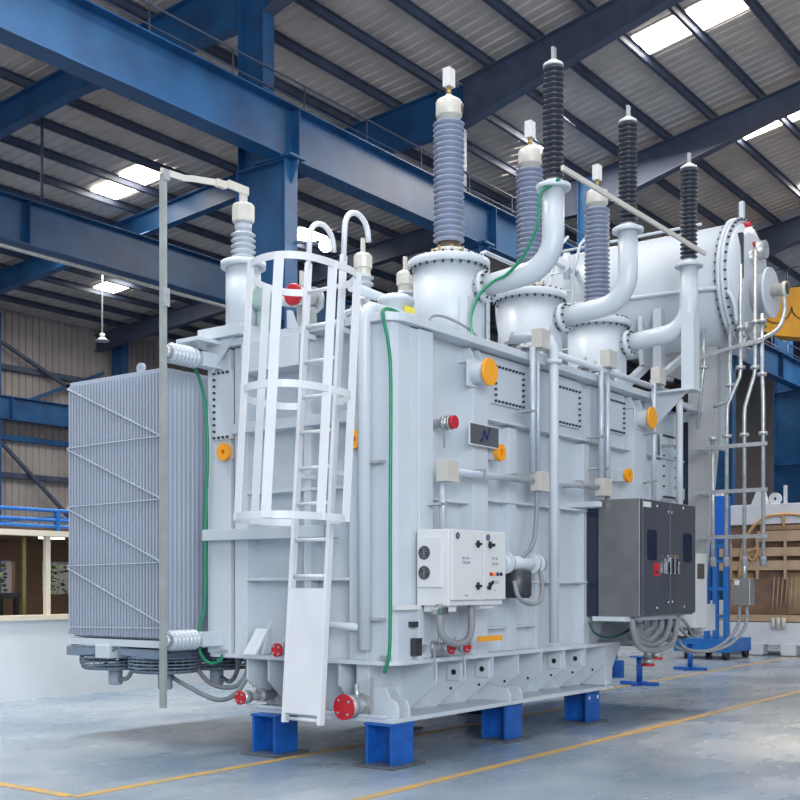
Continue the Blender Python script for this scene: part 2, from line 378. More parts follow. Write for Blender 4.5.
# office behind the windows
struct(MB().box(-14, 14, 11.5, 11.6, 0, 1.45).build('wall_office', OFFICE), 'brown lower office wall behind the window panes', 'wall')
m = MB(); e = [-14, 3.55, 4.15, 4.72, 5.6, 14]
for i in range(0, 6, 2): m.box(e[i], e[i+1], 11.5, 11.6, 1.45, 2.05)
m.box(-14, 14, 11.5, 11.6, 2.05, 2.5)
struct(m.build('wall_office_upper', OFFICE), 'brown upper office wall with two window openings', 'wall')
struct(MB().box(-14, 14, 8.0, 13.2, 2.40, 2.5).build('ceiling_office', OFFICE), 'dark office ceiling seen through the panes', 'ceiling')
struct(MB().box(-14, 14, 8.02, 8.5, 1.12, 1.18).build('trim_4', OFFICEF), 'olive inner window ledge of the office', 'window ledge')
for k, x in enumerate((3.3, 4.35)):
    o = MB().box(x, x+.4, 9.5, 9.65, 2.37, 2.4).build('office_lamp', LAMPW); o['label'] = 'flat glowing office ceiling lamp, %s' % ('left one through the panes', 'right one beside the mullion')[k]; o['category'] = 'lamp'
struct(MB().box(3.25, 3.32, 10.0, 10.07, 0, 2.4).build('office_post', mat('olive_post', (0.28, 0.25, 0.10), .6)), 'thin olive post inside the office', 'post')
t = thing('office_table', (2.0, 9.2, 0), 'dark table behind the left office pane', 'table')
MB().box(1.2, 2.45, 8.9, 9.4, 1.42, 1.5).build('tabletop', BLACK, t)
for x, y in ((1.25, 8.95), (2.4, 8.95), (1.25, 9.35), (2.4, 9.35)): MB().box(x-.03, x+.03, y-.03, y+.03, 0, 1.42).build('leg', BLACK, t)
for k, (x, y) in enumerate(((4.0, 12.3), (5.3, 12.3))):
    t = thing('potted_shrub', (x, y, 0), 'green leafy shrub seen through the office, %s' % ('left one', 'right one beside the mullion')[k], 'plant')
    MB().lathe([(.18, 0), (.25, .4), (.27, .42)], (x, y, 0), n=16).build('pot', BROWN, t)
    MB().tube([(x, y, .4), (x+.03, y, 1.0), (x, y, 1.4)], .03, 6).build('stem', DBROWN, t)
    m = MB()
    for i in range(260):
        a = random.random()*2*PI; r_ = .45*math.sqrt(random.random()); zz = 1.0+random.random()*1.0
        c = Vector((x+r_*math.cos(a), y+r_*math.sin(a), zz)); u = Vector((random.gauss(0, 1), random.gauss(0, 1), random.gauss(0, .6))).normalized(); _, p, q = frame_of(u)
        n = len(m.v); m.v += [tuple(c-p*.06), tuple(c+q*.03), tuple(c+p*.06), tuple(c-q*.03)]; m.face([n, n+1, n+2, n+3])
    m.build('foliage', LEAF, t)
# blue tubular rail over the office
m = MB()
for z in (2.47, 2.56, 2.70): m.tube([(-14, 7.9, z), (14, 7.9, z)], .028, 8)
for x in range(-14, 15, 2): m.box(x+.36-.03, x+.36+.03, 7.87, 7.93, 2.4, 2.7)
for x in range(-14, 14, 2): m.tube([(x+.36, 7.9, 2.62), (x+1.36, 7.9, 2.49), (x+2.36, 7.9, 2.62)], .012, 6)
struct(m.build('trim_5', LIFTB), 'bright blue tubular rail on top of the office window band', 'railing')
# floor lines
ln = [((-2.5, 1.17), (5.5, 1.17), 'running under the machine from the left'), ((-3.5, -.66), (30, -.52), 'running past the front of the stands'), ((-2.5, 1.225), (-2.5, 7.5), 'short left leg to the corner'), ((6.6, 1.9), (20, 2.15), 'faint far one right of the machine')]
for k, (a, b, lb) in enumerate(ln):
    d = (Vector((*b, 0))-Vector((*a, 0))).normalized(); q = Vector((-d.y, d.x, 0))*.05; m = MB()
    n = 0; zt_ = .004
    m.v += [(a[0]-q.x, a[1]-q.y, 0.001), (b[0]-q.x, b[1]-q.y, 0.001), (b[0]+q.x, b[1]+q.y, .001), (a[0]+q.x, a[1]+q.y, .001)]
    m.v += [(p[0], p[1], zt_) for p in m.v[:4]]
    for f in ((3, 2, 1, 0), (4, 5, 6, 7), (0, 1, 5, 4), (1, 2, 6, 5), (2, 3, 7, 6), (3, 0, 4, 7)): m.face(list(f))
    struct(m.build('trim_%d' % (6+k), LINEY), 'worn yellow floor marking line, '+lb, 'floor line')

# ================================================================ THE TRANSFORMER
T = thing('power_transformer', (2.2, 1.1, 0.39), 'huge pale grey power transformer with bushings, radiator, conservator and caged ladder, on blue stands', 'transformer')

# ---- tank
m = MB()
m.prism([(0.16, .94), (4.25, .94), (4.6, 1.35), (6.6, 1.35), (6.6, 3.96), (.16, 3.96)], 'y', 0.16, 2.2)
m.prism([(0.03, .12), (.05, .05), (.12, .03), (.30, .03), (.30, .3), (.03, .3)], 'z', .94, 3.96)    # rounded near corner
tank = m.build('tank', PAINT, T, .004)
def rr(x0, x1, y0, y1, r, n=6):
    out = []
    for cx, cy, a in ((x0+r, y0+r, PI), (x1-r, y0+r, 1.5*PI), (x1-r, y1-r, 0), (x0+r, y1-r, .5*PI)):
        out += [(cx+r*math.cos(a+PI/2*i/n), cy+r*math.sin(a+PI/2*i/n)) for i in range(n+1)]
    return out
MB().prism(rr(-.04, 6.7, -.04, 2.36, .22), 'z', 3.96, 4.035).build('tank_cover_rim', PAINT, T, .006)
MB().prism(rr(-.02, 4.64, -.02, 2.36, .16), 'z', .905, .945).build('bottom_flange', PAINT, T, .004)
# stiffeners and ledges on the long face
def part(name, m_, mt=PAINT, par=T, bev=.005, **k): return m_.build(name, mt, par, bev, **k)
part('stiffener', MB().box(.30, .63, .03, .2, .945, 3.95))
part('stiffener', MB().box(.40, .62, .0, .03, 1.35, 3.95))
for x0, x1, z0, z1 in ((1.30, 1.57, .945, 3.80), (4.93, 5.30, 1.36, 3.80)):
    p = part('pilaster', MB().box(x0, x1, 0, .2, z0, z1))
    mm = MB()
    for xa in (x0+.03, x1-.09): mm.prism([(0.0, z1), (.2, z1), (.2, z1+.14), (.06, z1+.14)], 'x', xa, xa+.02)
    mm.box(x0-.03, x1+.03, -.01, .2, z1-.01, z1+.015); part('pilaster_cap', mm, par=p)
for x0, x1, z1 in ((2.06, 2.22, 3.24), (2.62, 2.70, 3.24), (3.02, 3.16, 3.24), (3.72, 3.86, 3.24), (4.28, 4.42, 3.24), (5.75, 5.9, 3.24), (6.3, 6.45, 3.9)):
    part('stiffener', MB().box(x0, x1, .06, .2, .945 if x1 < 4.3 else 1.36, z1))
for x0, x1, z in ((1.57, 4.93, 3.28), (1.57, 4.93, 2.47), (2.2, 4.93, 1.65), (5.3, 6.6, 3.28), (5.3, 6.6, 2.6), (5.3, 6.6, 2.0), (.63, 1.3, 2.42)):
    part('ledge', MB().box(x0, x1, .04, .2, z-.012, z+.012))
for x0, x1 in ((1.6, 2.72), (2.82, 3.76), (3.98, 4.9)):
    part('upper_panel', MB().box(x0, x1, .11, .2, 3.3, 3.95))
part('stiffener', MB().box(.36, .44, -.02, .03, .945, 1.42))
part('foot_gusset', MB().prism([(.64, .95), (1.0, .95), (.64, 1.25)], 'y', .1, .12))
for a, b in ((1.57, 2.0), (2.22, 2.62)): part('foot_plate', MB().box(a, b, .04, .2, 1.18, 1.2))
# bolted inspection covers: pale plates ringed by dark bolts (pattern kept in the mesh)
for x0, x1, z0, z1 in ((1.79, 2.40, 3.46, 3.86), (2.99, 3.66, 3.40, 3.84), (4.18, 4.82, 3.45, 3.86), (5.95, 6.35, 2.75, 3.6)):
    mm = MB(); mm.box(x0, x1, .075, .11, z0, z1); mm.mat(1)
    nx, nz = 9, 6
    for i in range(nx):
        for z in (z0+.025, z1-.025): mm.cyl((x0+.03+(x1-x0-.06)*i/(nx-1), .078, z), (x0+.03+(x1-x0-.06)*i/(nx-1), .052, z), .014, 6)
    for i in range(1, nz):
        for x in (x0+.03, x1-.03): mm.cyl((x, .078, z0+.025+(z1-z0-.05)*i/nz), (x, .052, z0+.025+(z1-z0-.05)*i/nz), .014, 6)
    mm.build('inspection_cover', [PAINT, DARK], T)
# round lifting trunnions with orange faces
for x in (1.30, 5.045):
    p = part('lifting_trunnion', MB().cyl((x, 0, 3.67), (x, -.17, 3.67), .10, 28).box(x-.13, x+.1, -.012, .0, 3.54, 3.8))
    part('end_disc', MB().lathe([(.13, 0), (.135, .006), (.135, .024), (.13, .03)], (x, -.17, 3.67), (0, -1, 0), 32), ORANGE, p, 0, label='orange round end disc')
def ring(c, d, r, hole, t, mt, name, par=T, **k):
    mm = MB(); mm.lathe([(hole, 0), (r, 0), (r, t), (hole, t), (hole, 0)], c, d, 28, False, False); return mm.build(name, mt, par, 0, **k)
for x in (1.62, 4.57): ring((x+.08, -.03, 2.94), (0, -1, 0), .085, .035, .05, ORANGE, 'lifting_eye', label='orange lifting eye')
for y in (2.06, .41): ring((-.0, y, 2.93), (-1, 0, 0), .085, .025, .05, ORANGE, 'lifting_eye', label='orange lifting eye')
for x in (1.62, 4.57): part('eye_bracket', MB().box(x+.02, x+.16, -.03, .2, 2.87, 3.01))
for y in (2.06, .41): part('eye_bracket', MB().box(-.0, .17, y-.06, y+.06, 2.86, 3.0))

# ---- bottom frame with gussets
m = MB(); m.box(.36, 4.2, .40, 1.75, .43, .91); m.box(.03, 4.40, 0.02, 1.86, .39, .43)
m.box(.02, .04, .1, 1.8, .43, .46)
base = m.build('base_frame', PAINT, T, .004)
GX = [.664, 1.15, 1.655, 2.15, 2.63, 3.14, 3.64, 4.14]
for x in GX: part('gusset', MB().prism([(0, .91), (.42, .91), (.42, .43), (.34, .43), (0, .70)], 'x', x, x+.022), par=base, bev=.002)
for y in (.62, 1.50, 1.78): part('gusset', MB().prism([(.02, .91), (.40, .91), (.40, .43), (.32, .43), (.02, .70)] if y > .5 else [(.1, .91), (.38, .91), (.38, .43), (.1, .43)], 'y', y, y+.022), par=base, bev=.002)
for x in (.10, .26, 2.02, 2.25, 4.22):     # jacking lugs
    part('jacking_lug', MB().prism([(.02, .43), (.02, .52), (.05, .58), (.12, .62), (.16, .70), (.4, .72), (.4, .43)] if x < 1 else [(.02, .43), (.02, .50), (.06, .56), (.4, .60), (.4, .43)], 'x', x, x+.03), par=base, bev=.004)
part('end_gusset', MB().prism([(4.2, .905), (4.62, .905), (4.40, .64), (4.38, .44), (4.2, .44)], 'y', .03, .5), par=base)
mm = MB(); mm.box(.07, .34, .33, .47, .428, .907); part('corner_post', mm, par=base)
for x in (1.15, 1.655, 3.14, 3.64):
    mm = MB(); mm.box(x-.02, x-.001, .04, .19, .70, .86); mm.mat(1); mm.cyl((x-.019, .115, .78), (x-.024, .115, .78), .028, 16); mm.build('haul_lug', [PAINT, BLACK], base)
for x in GX[1:]: MB().cyl((x-.001, .16, .62), (x-.006, .16, .62), .014, 10).build('drain_hole', BLACK, base)

# ---- end face details
for y0, y1 in ((1.80, 1.97), (.98, 1.07), (.44, .52)): part('stiffener', MB().box(.03, .17, y0, y1, .945, 3.95))
part('stiffener', MB().box(.02, .17, .3, .46, .945, 3.95)); part('stiffener', MB().box(.02, .17, 2.02, 2.34, .945, 3.95))
part('girth_beam', MB().box(-.06, .17, .75, 2.34, 2.06, 2.17)); part('girth_beam', MB().box(-.02, .17, .52, 1.97, 3.10, 3.20))
part('girth_beam', MB().box(.02, .17, .52, 1.8, 1.66, 1.69)); part('girth_beam', MB().box(.02, .17, .52, 1.8, 2.50, 2.53))
part('header_box', MB().box(-.10, .17, 1.02, 1.76, 3.66, 3.955))
part('foot_gusset', MB().prism([(.04, .95), (.17, .95), (.17, 1.3)], 'y', 1.6, 1.63)); part('foot_gusset', MB().prism([(.0, 1.2), (.04, 1.2), (-.14, .96), (-.18, .96)], 'y', 1.50, 1.66))
mm = MB(); mm.box(-.005, .03, 1.98, 2.24, 3.06, 3.74); mm.mat(1)
for i in range(11):
    z = 3.08+.64*i/10
    mm.cyl((-.003, 2.215, z), (-.025, 2.215, z), .014, 6)
for y in (2.15, 2.09, 2.03):
    for z in (3.08, 3.72): mm.cyl((-.003, y, z), (-.025, y, z), .014, 6)
mm.build('inspection_cover', [PAINT, DARK], T)
mm = MB().box(.27, .36, .645, .76, .55, .85); mm.mat(1)
for i in range(4):
    for k in range(2): mm.box(.266, .271, .655+k*.05, .69+k*.05, .60+i*.06, .63+i*.06)
mm.build('rating_marks', [PAINT, PRINT], base)

# ---- bushings: HV turrets in a row
def shed_profile(z0, z1, n, rc, rs):
    p = [(rc, z0)]; h = (z1-z0)/n
    for i in range(n):
        a = z0+h*i; p += [(rc, a+h*.12), (rs*.98, a+h*.38), (rs, a+h*.50), (rs*.97, a+h*.60), (rc, a+h*.86)]
    return p+[(rc, z1)]
TX = (2.06, 3.78, 5.53); Y0 = 0.8
for k, x in enumerate(TX):
    lbl = ('nearest', 'middle', 'farthest')[k]
    tr = MB().lathe([(.38, 4.03), (.38, 4.98)], (x, Y0, 0), n=40).lathe([(.42, 4.03), (.42, 4.09)], (x, Y0, 0), n=40).build('bushing_turret', PAINT, T)
    mm = MB().lathe([(.425, 4.98), (.44, 4.99), (.44, 5.055), (.425, 5.065)], (x, Y0, 0), n=40); mm.mat(1)
    for i in range(28):
        a = 2*PI*i/28; px, py = x+.41*math.cos(a), Y0+.41*math.sin(a)
        mm.cyl((px, py, 4.955), (px, py, 5.085), .013, 6)
    mm.build('flange', [PAINT, DARK], tr)
    mm = MB()
    for a in (.6, 2.2, 3.8, 5.2): mm.tube(arc((x+.33*math.cos(a), Y0+.33*math.sin(a), 5.09), .035, 0, PI, (math.sin(a), -math.cos(a), 0), (0, 0, 1)), .01, 6)
    mm.build('lifting_loop', PAINT, tr)
    part('sight_pipe', MB().box(x-.26, x+.02, Y0-.40, Y0-.3, 4.05, 4.6), par=tr)
    bu = MB().lathe(shed_profile(5.26, 6.56, 22, .116, .168), (x, Y0, 0), n=32).build('high_voltage_bushing', PORC, T)
    MB().lathe([(.20, 5.065), (.20, 5.10), (.155, 5.105), (.155, 5.15), (.18, 5.155), (.18, 5.185)], (x, Y0, 0), n=28).build('base_ring', CREAM, bu)
    MB().lathe([(.135, 5.185), (.12, 5.22), (.128, 5.265)], (x, Y0, 0), n=28).build('collar', BRONZE, bu, label='dark bronze collar')
    mm = MB()
    for a in range(8): px, py = x+.18*math.cos(a*PI/4), Y0+.18*math.sin(a*PI/4); mm.cyl((px, py, 5.07), (px, py, 5.2), .014, 6)
    mm.build('clamp_bolt', GOLD, bu)
    MB().lathe([(.115, 6.56), (.115, 6.605), (.136, 6.61), (.14, 6.62), (.14, 6.76), (.13, 6.78), (.06, 6.825), (.035, 6.84), (.03, 6.85)], (x, Y0, 0), n=28).build('cap', CREAM, bu, label='cream metal cap')
    mm = MB().lathe([(.052, 0), (.052, .02)], (x+.075, Y0-.112, 6.70), (.56, -.83, 0), 20); mm.build('gauge', BRONZE, bu)
    MB().lathe([(.028, 6.85), (.024, 6.94)], (x, Y0, 0), n=16).build('stud', GOLD, bu)
    MB().box(x-.055, x+.055, Y0-.045, Y0+.045, 6.93, 7.125).build('terminal', WHITE, bu, .004)
# elbows carrying the dark arresters
    ye = -.48
    pts = [(x, Y0-.30, 4.66+.06), (x, ye+.36, 4.78)]+arc((x, ye+.36, 5.12), .34, -PI/2, -PI, (0, 1, 0), (0, 0, 1), 10)[1:]+[(x, ye+.02, 5.59)]
    el = MB().tube(pts, .112, 20).build('elbow_pipe', PAINT, T)
    MB().lathe([(.17, 5.575), (.175, 5.58), (.175, 5.615), (.17, 5.62)], (x, ye+.02, 0), n=28).lathe([(.12, 5.62), (.12, 5.645)], (x, ye+.02, 0), n=28).build('flange', PAINT, el)
    mm = MB(); dv = Vector((0, -1, .08)).normalized(); c0 = Vector((x, Y0-.46, 4.735))
    mm.lathe([(.165, -.03), (.165, .03)], c0, dv, 28); mm.mat(1)
    for i in range(10):
        a = 2*PI*i/10; q = c0+Vector((math.cos(a), 0, math.sin(a)))*.14; mm.cyl(q-dv*.055, q+dv*.055, .013, 6)
    mm.build('bolted_joint', [PAINT, DARK], el)
    ar = MB().lathe(shed_profile(5.68, 6.80, 21, .062, .108), (x, ye+.02, 0), n=28).build('surge_arrester', POLY, T, label='%s dark ribbed arrester' % lbl)
    MB().lathe([(.08, 5.645), (.08, 5.68)], (x, ye+.02, 0), n=20).build('base_ring', GALV, ar)
    MB().lathe([(.105, 6.80), (.10, 6.83), (.04, 6.87), (.025, 6.88)], (x, ye+.02, 0), n=24).build('cap', WHITE, ar)
    MB().box(x-.03, x+.03, ye, ye+.03, 6.87, 7.0).build('terminal', GALV, ar, .003)
# support post and bracket of the farthest arrester, long earth bar linking the arrester feet
part('arrester_post', MB().box(5.43, 5.63, -.56, -.40, 4.05, 5.0))
part('post_bracket', MB().prism([(-.42, 4.035), (.15, 4.035), (.15, 3.62), (.05, 3.58)], 'x', 5.54, 5.58).box(5.4, 5.66, -.58, .05, 4.03, 4.06))
MB().bar((1.95, -.62, 5.73), (5.66, -.62, 5.75), .03, .05).build('earth_bar', CREAM, T)
for k, pts in enumerate((((1.93, -.60, 5.62), (1.94, -.5, 5.58), (1.90, -.40, 5.5), (1.90, -.37, 5.2), (1.92, -.2, 4.93), (1.93, 0, 4.78), (1.92, .15, 4.73), (1.85, .28, 4.6), (1.72, .30, 4.35), (1.58, .18, 4.1), (1.5, .05, 4.04)),)):
    MB().tube(spline(pts), .017, 8).build('earth_cable', GREEN, T, label='green earth cable')
# small bent vent pipes behind the first turrets
for x, y in ((2.55, 1.15), (3.0, 1.0)):
    MB().tube([(x, y, 4.04), (x, y, 5.35), (x+.04, y, 5.42), (x+.1, y, 5.45), (x+.75, y, 5.45), (x+.82, y, 5.42), (x+.85, y, 5.35), (x+.85, y, 4.04)], .025, 8).build('vent_pipe', PAINT, T)
# little valves at the turret feet
for x in (2.62, 2.9, 4.32, 4.6, 5.0):
    mm = MB().cyl((x, .35, 4.035), (x, .35, 4.22), .05, 12).cyl((x, .35, 4.22), (x, .35, 4.25), .09, 14).cyl((x-.12, .35, 4.13), (x+.12, .35, 4.13), .035, 10).cyl((x, .35, 4.25), (x, .35, 4.36), .02, 8)
    mm.build('cover_valve', GALV, T)
# pipes along the cover edge
MB().tube([(2.55, -.1, 4.09), (5.95, -.1, 4.09)], .035, 10).build('cover_pipe', PAINT, T)
MB().tube([(.2, .25, 4.05), (.9, .35, 4.07), (1.1, .35, 4.07)], .02, 8).build('cover_pipe', GALV, T)
for x in (2.55, 4.05): MB().tube([(x+.3, .5, 4.12), (x+.3, -.1, 4.12)], .045, 10).build('cover_pipe', PAINT, T)

# low voltage bushings behind the ladder
def small_bushing(x, y, zb, zt_, mt, rs, capmat, name):
    n = max(4, int((zt_-zb)/.06))
    b = MB().lathe(shed_profile(zb, zt_, n, rs*.72, rs), (x, y, 0), n=24).build(name, mt, T)
    MB().lathe([(rs*1.15, zb-.07), (rs*1.15, zb)], (x, y, 0), n=20).build('base_ring', GALV, b)
    MB().lathe([(rs*.7, zt_), (rs*.7, zt_+.06), (rs*.85, zt_+.07), (rs*.85, zt_+.2), (rs*.6, zt_+.23)], (x, y, 0), n=12, smooth=False).build('cap', capmat, b)
    MB().box(x-.025, x+.025, y-.015, y+.015, zt_+.22, zt_+.4).build('terminal', CREAM, b, .003)
    return b
for x, y, zb, zt_ in ((1.72, 1.7, 4.65, 5.0), (2.5, 1.7, 4.65, 4.98)):
    MB().lathe([(.17, 4.03), (.17, 4.58)], (x, y, 0), n=24).lathe([(.22, 4.55), (.22, 4.59)], (x, y, 0), n=24).build('small_turret', PAINT, T)
    small_bushing(x, y, zb, zt_, PORCL, .12, CREAM, 'low_voltage_bushing')
for x, y in ((.72, 1.7), (1.35, 1.45)): small_bushing(x, y, 4.12, 4.42, POLY, .075, GALV, 'small_arrester')
MB().lathe([(.16, 4.03), (.16, 4.50), (.19, 4.50), (.19, 4.54), (.12, 4.58), (0.02, 4.59)], (1.32, .95, 0), n=28).build('relief_valve', PAINT, T)
MB().box(1.24, 1.4, .775, .79, 4.38, 4.44).build('valve_tag', mat('yellow_tag', (.8, .7, .05), .5), T)
MB().tube(spline([(1.2, .5, 4.04), (1.28, .5, 4.28), (1.5, .45, 4.32), (1.75, .3, 4.2), (1.8, .2, 4.03)]), .015, 8).build('cover_hose', HOSE, T)
MB().tube([(1.9, 1.2, 4.6), (.9, 1.2, 4.62)], .05, 12).build('cover_pipe', PAINT, T)

# red-capped valve and pale green pump at the ladder top
v = MB().cyl((.10, 1.24, 4.38), (.42, 1.24, 4.38), .085, 24).lathe([(.12, .10), (.12, .13)], (.10, 1.24, 4.38), (1, 0, 0), 28).lathe([(.13, .24), (.13, .28)], (.10, 1.24, 4.38), (1, 0, 0), 28).box(.18, .36, 1.19, 1.29, 4.03, 4.3).build('top_valve', GALV, T)
MB().lathe([(.09, 0), (.105, .01), (.105, .04)], (.05, 1.24, 4.38), (1, 0, 0), 28).build('blanking_cap', RED, v, label='red blanking cap')
MB().lathe([(.09, 0), (.13, .03), (.13, .2), (.09, .24)], (.1, 1.72, 4.44), (1, 0, 0), 20).box(.15, .3, 1.66, 1.78, 4.03, 4.34).build('relay_body', TEAL, T, label='pale green relay body')
MB().tube([(.3, 1.72, 4.44), (.9, 1.6, 4.5)], .05, 12).build('relay_pipe', PAINT, T)
MB().prism([(-.05, 4.035), (.1, 4.035), (.0, 4.2), (-.05, 4.2)], 'y', 1.18, 1.21).build('cover_lug', PAINT, T)

# ---- neutral bushing, turret bracket, earthing bar with its two insulators
m = MB().lathe([(.175, 4.15), (.175, 4.78)], (.2, 2.02, 0), n=32).build('neutral_turret', PAINT, T)
mm = MB().lathe([(.225, 4.78), (.225, 4.84)], (.2, 2.02, 0), n=32)
mm.build('flange', PAINT, m)
part('turret_bracket', MB().box(-.12, .5, 1.75, 2.34, 4.04, 4.15), par=m); part('bracket_gusset', MB().prism([(2.3, 4.04), (1.9, 4.04), (2.2, 3.72)], 'x', -.06, -.03), par=m)
nb = MB().lathe(shed_profile(4.86, 5.14, 5, .09, .125), (.2, 2.02, 0), n=28).build('neutral_bushing', PORCL, T)
MB().lathe([(.085, 5.14), (.085, 5.24)], (.2, 2.02, 0), n=24).build('neck', PORCL, nb)
MB().lathe([(.10, 5.235), (.112, 5.25), (.112, 5.40), (.10, 5.42)], (.2, 2.02, 0), n=10, smooth=False).build('cap', CREAM, nb)
MB().box(.16, .24, 2.0, 2.04, 5.42, 5.60).build('terminal', CREAM, nb, .003)
eb = MB().strip([(-.69, 2.2, .457), (-.69, 2.2, 5.52)], (0, 1, 0), .075, .03).build('earthing_bar', mat('pole_grey', (.40, .43, .42), .4, .2, .12, 3), T)
mm = MB().strip([(-.72, 2.2, 5.53), (-.45, 2.17, 5.53), (-.36, 2.16, 5.55), (-.05, 2.08, 5.575), (.02, 2.06, 5.58)], (0, 0, 1), .06, .02)
mm.build('top_link', CREAM, eb)
MB().box(-.03, .25, 1.99, 2.01, 5.52, 5.60).box(-.12, .0, 2.05, 2.10, 5.53, 5.60).build('link_clamp', CREAM, eb)
for a, b in ((4.25, 4.42), (5.44, 5.54)): MB().box(-.72, -.66, 2.14, 2.17, a, b).build('bar_joint', GALV, eb)
for z in (3.83, 1.09):
    ins = MB().lathe(shed_profile(.06, .40, 7, .075, .10), (-.68, 2.2, z), (1, 0, 0), 28).build('support_insulator', PORCL, T)
    MB().lathe([(.06, 0), (.06, .06)], (-.68, 2.2, z), (1, 0, 0), 20).build('end_cap', GALV, ins)
    MB().lathe([(.06, .40), (.06, .44)], (-.68, 2.2, z), (1, 0, 0), 20).box(-.24, .05, 2.13, 2.27, z-.07, z+.07).build('mount', PAINT, ins)
part('top_shelf', MB().box(-.35, .05, 2.08, 2.40, 3.985, 4.025))
MB().tube(spline([(.0, 2.40, 4.02), (-.12, 2.45, 3.9), (-.02, 2.42, 3.7), (-.02, 2.33, 3.4), (-.02, 2.30, 2.9), (-.02, 2.33, 2.3), (-.02, 2.34, 1.45), (-.05, 2.38, 1.2), (-.06, 2.36, .95), (-.05, 2.25, .85), (-.03, 2.12, .87), (-.01, 2.08, .96)]), .017, 8).build('earth_cable', GREEN, T, label='green earth cable')
MB().tube(spline([(.35, .12, 4.05), (.12, .08, 4.07), (-.03, .08, 4.05), (-.07, .05, 3.95), (-.06, .01, 3.75), (-.06, -.02, 3.4), (-.06, -.015, 2.2), (-.06, -.015, 1.3), (-.06, -.0, 1.0), (-.06, .05, .85)]), .017, 8).build('earth_cable', GREEN, T, label='green earth cable')
part('earth_pad', MB().box(-.03, .05, 2.05, 2.12, .93, .98), GALV); part('earth_pad', MB().box(-.03, .05, .05, .12, .95, 1.0), GALV)

# ---- big oil pipe on the end face
MB().tube([(-.03, .295, 1.04)]+[(-.03, .295, 3.95)]+arc((.10, .295, 3.98), .13, PI, PI/2, (1, 0, 0), (0, 0, 1), 8)[1:]+[(.7, .3, 4.12)], .06, 16).build('oil_pipe', PAINT, T)
MB().tube([(-.03, .295, 1.24), (-.03, .62, 1.25), (-.03, .85, 1.25)], .035, 12).build('oil_pipe_branch', PAINT, T)
for z in (1.3, 2.7): part('pipe_clip', MB().box(-.04, .04, .1, .34, z, z+.03), GALV)
# ---- ladder with safety cage
def lx(z): return -.36+(z-.38)*.0764
def LP(y, z, off=0): return (lx(z)+off, y, z)
ld = MB()
for y, za, px in ((.95, 4.86, 0), (.53, 4.88, 0)): ld.bar(LP(y, .38), LP(y, 4.6), .07, .035, (0, 1, 0))
ladder = ld.build('access_ladder', LADDER, T, .003)
for i in range(13):
    z = .42 if i == 0 else 1.70+.328*(i-1)
    if z > 4.6: break
    MB().cyl(LP(.53, z), LP(.95, z), .018, 10).build('rung', LADDER, ladder)
for y, s in ((.95, 4.84), (.53, 4.86)):
    x0 = lx(4.55); MB().tube([(x0, y, 4.55), (x0+.02, y, s)]+arc((x0+.19, y, s), .17, PI, 0.1, (1, 0, 0), (0, 0, 1), 12)[1:]+[(x0+.37, y, s-.05)], .026, 12).build('grab_hoop', LADDER, ladder)
MB().bar(LP(.74, .47, -.03), LP(.74, 1.59, -.03), .44, .008, (1, 0, 0)).build('guard_plate', LADDER, ladder)
HP = [(-.06, .96), (-.25, 1.10), (-.60, 1.07), (-.90, .90), (-1.10, .62), (-1.12, .34), (-.95, .17), (-.62, .13), (-.3, .18), (-.1, .40), (-.06, .53)]
cg = MB()
def hoop(m_, z):
    s = -(4.32-z)*.0764
    pts = [(x+s, y, z) for x, y in HP]
    m_.strip(spline(pts, 5), (0, 0, 1), .062, .01)
cage = hoop(cg, 2.19) or cg.build('safety_cage', LADDER, ladder)
for z in (3.26, 4.32):
    cg = MB(); hoop(cg, z); cg.build('cage_hoop', LADDER, ladder)
for x, y in ((-1.06, .70), (-1.12, .32), (-.66, .135), (-.25, .2), (-.45, 1.09)):
    s = -(4.32-2.19)*.0764; d = Vector((-(y-.6), (x+.5), 0)).normalized() if x != -.25 else Vector((1, -.15, 0)).normalized()
    cg = MB(); cg.strip([(x+s, y, 2.165), (x, y, 4.345)], d, .085, .01); cg.build('cage_bar', LADDER, ladder)
for y in (.95, .53):
    for z in (2.6, 3.9): part('ladder_bracket', MB().box(lx(z), .05, y-.02, y+.02, z, z+.05), LADDER, ladder)

# ---- conduits and junction boxes on the long face
def jbox(x, z, y=-.2, s=.2):
    return MB().box(x-s/2, x+s/2, y, y+.12, z-s/2, z+s/2).build('junction_box', BEIGE, T, .006)
JB = [(.65, 2.665), (2.38, 4.174), (3.95, 4.217), (5.34, 4.224), (2.36, 2.692), (3.82, 2.732)]
for x, z in JB: jbox(x, z)
def conduit(pts, r=.033, mt=CONDUIT, name='conduit'): return MB().tube(pts, r, 12).build(name, mt, T)
conduit([(.66, -.14, 2.665), (2.2, -.14, 2.69)], .036); conduit([(2.39, -.14, 2.7), (3.67, -.14, 2.73)], .036)
conduit([(.60, -.12, 2.57), (.60, -.12, 2.1)]); conduit([(2.24, -.12, 4.08), (2.24, -.12, 2.78)]); conduit([(2.33, -.13, 4.08), (2.33, -.13, 2.78)], .022)
conduit([(3.80, -.12, 4.13), (3.80, -.12, 2.82)]); conduit([(3.96, -.12, 4.13), (3.96, -.12, 2.6)])
conduit([(5.25, -.12, 4.13), (5.25, -.12, 2.58)]); conduit([(5.86, -.2, 4.0), (5.86, -.2, 2.45)], .045, PAINT)
conduit([(2.51, -.22, 1.015), (2.51, -.22, 4.10), (2.51, -.17, 4.2), (2.51, -.08, 4.24), (2.51, .3, 4.25)], .05, PAINT, 'drain_pipe')
MB().cyl((2.51, -.22, 3.93), (2.51, -.22, 3.97), .085, 20).build('pipe_flange', PAINT, T)
conduit([(5.62, -.2, 4.22), (5.3, -.16, 4.22)], .03, GALV)
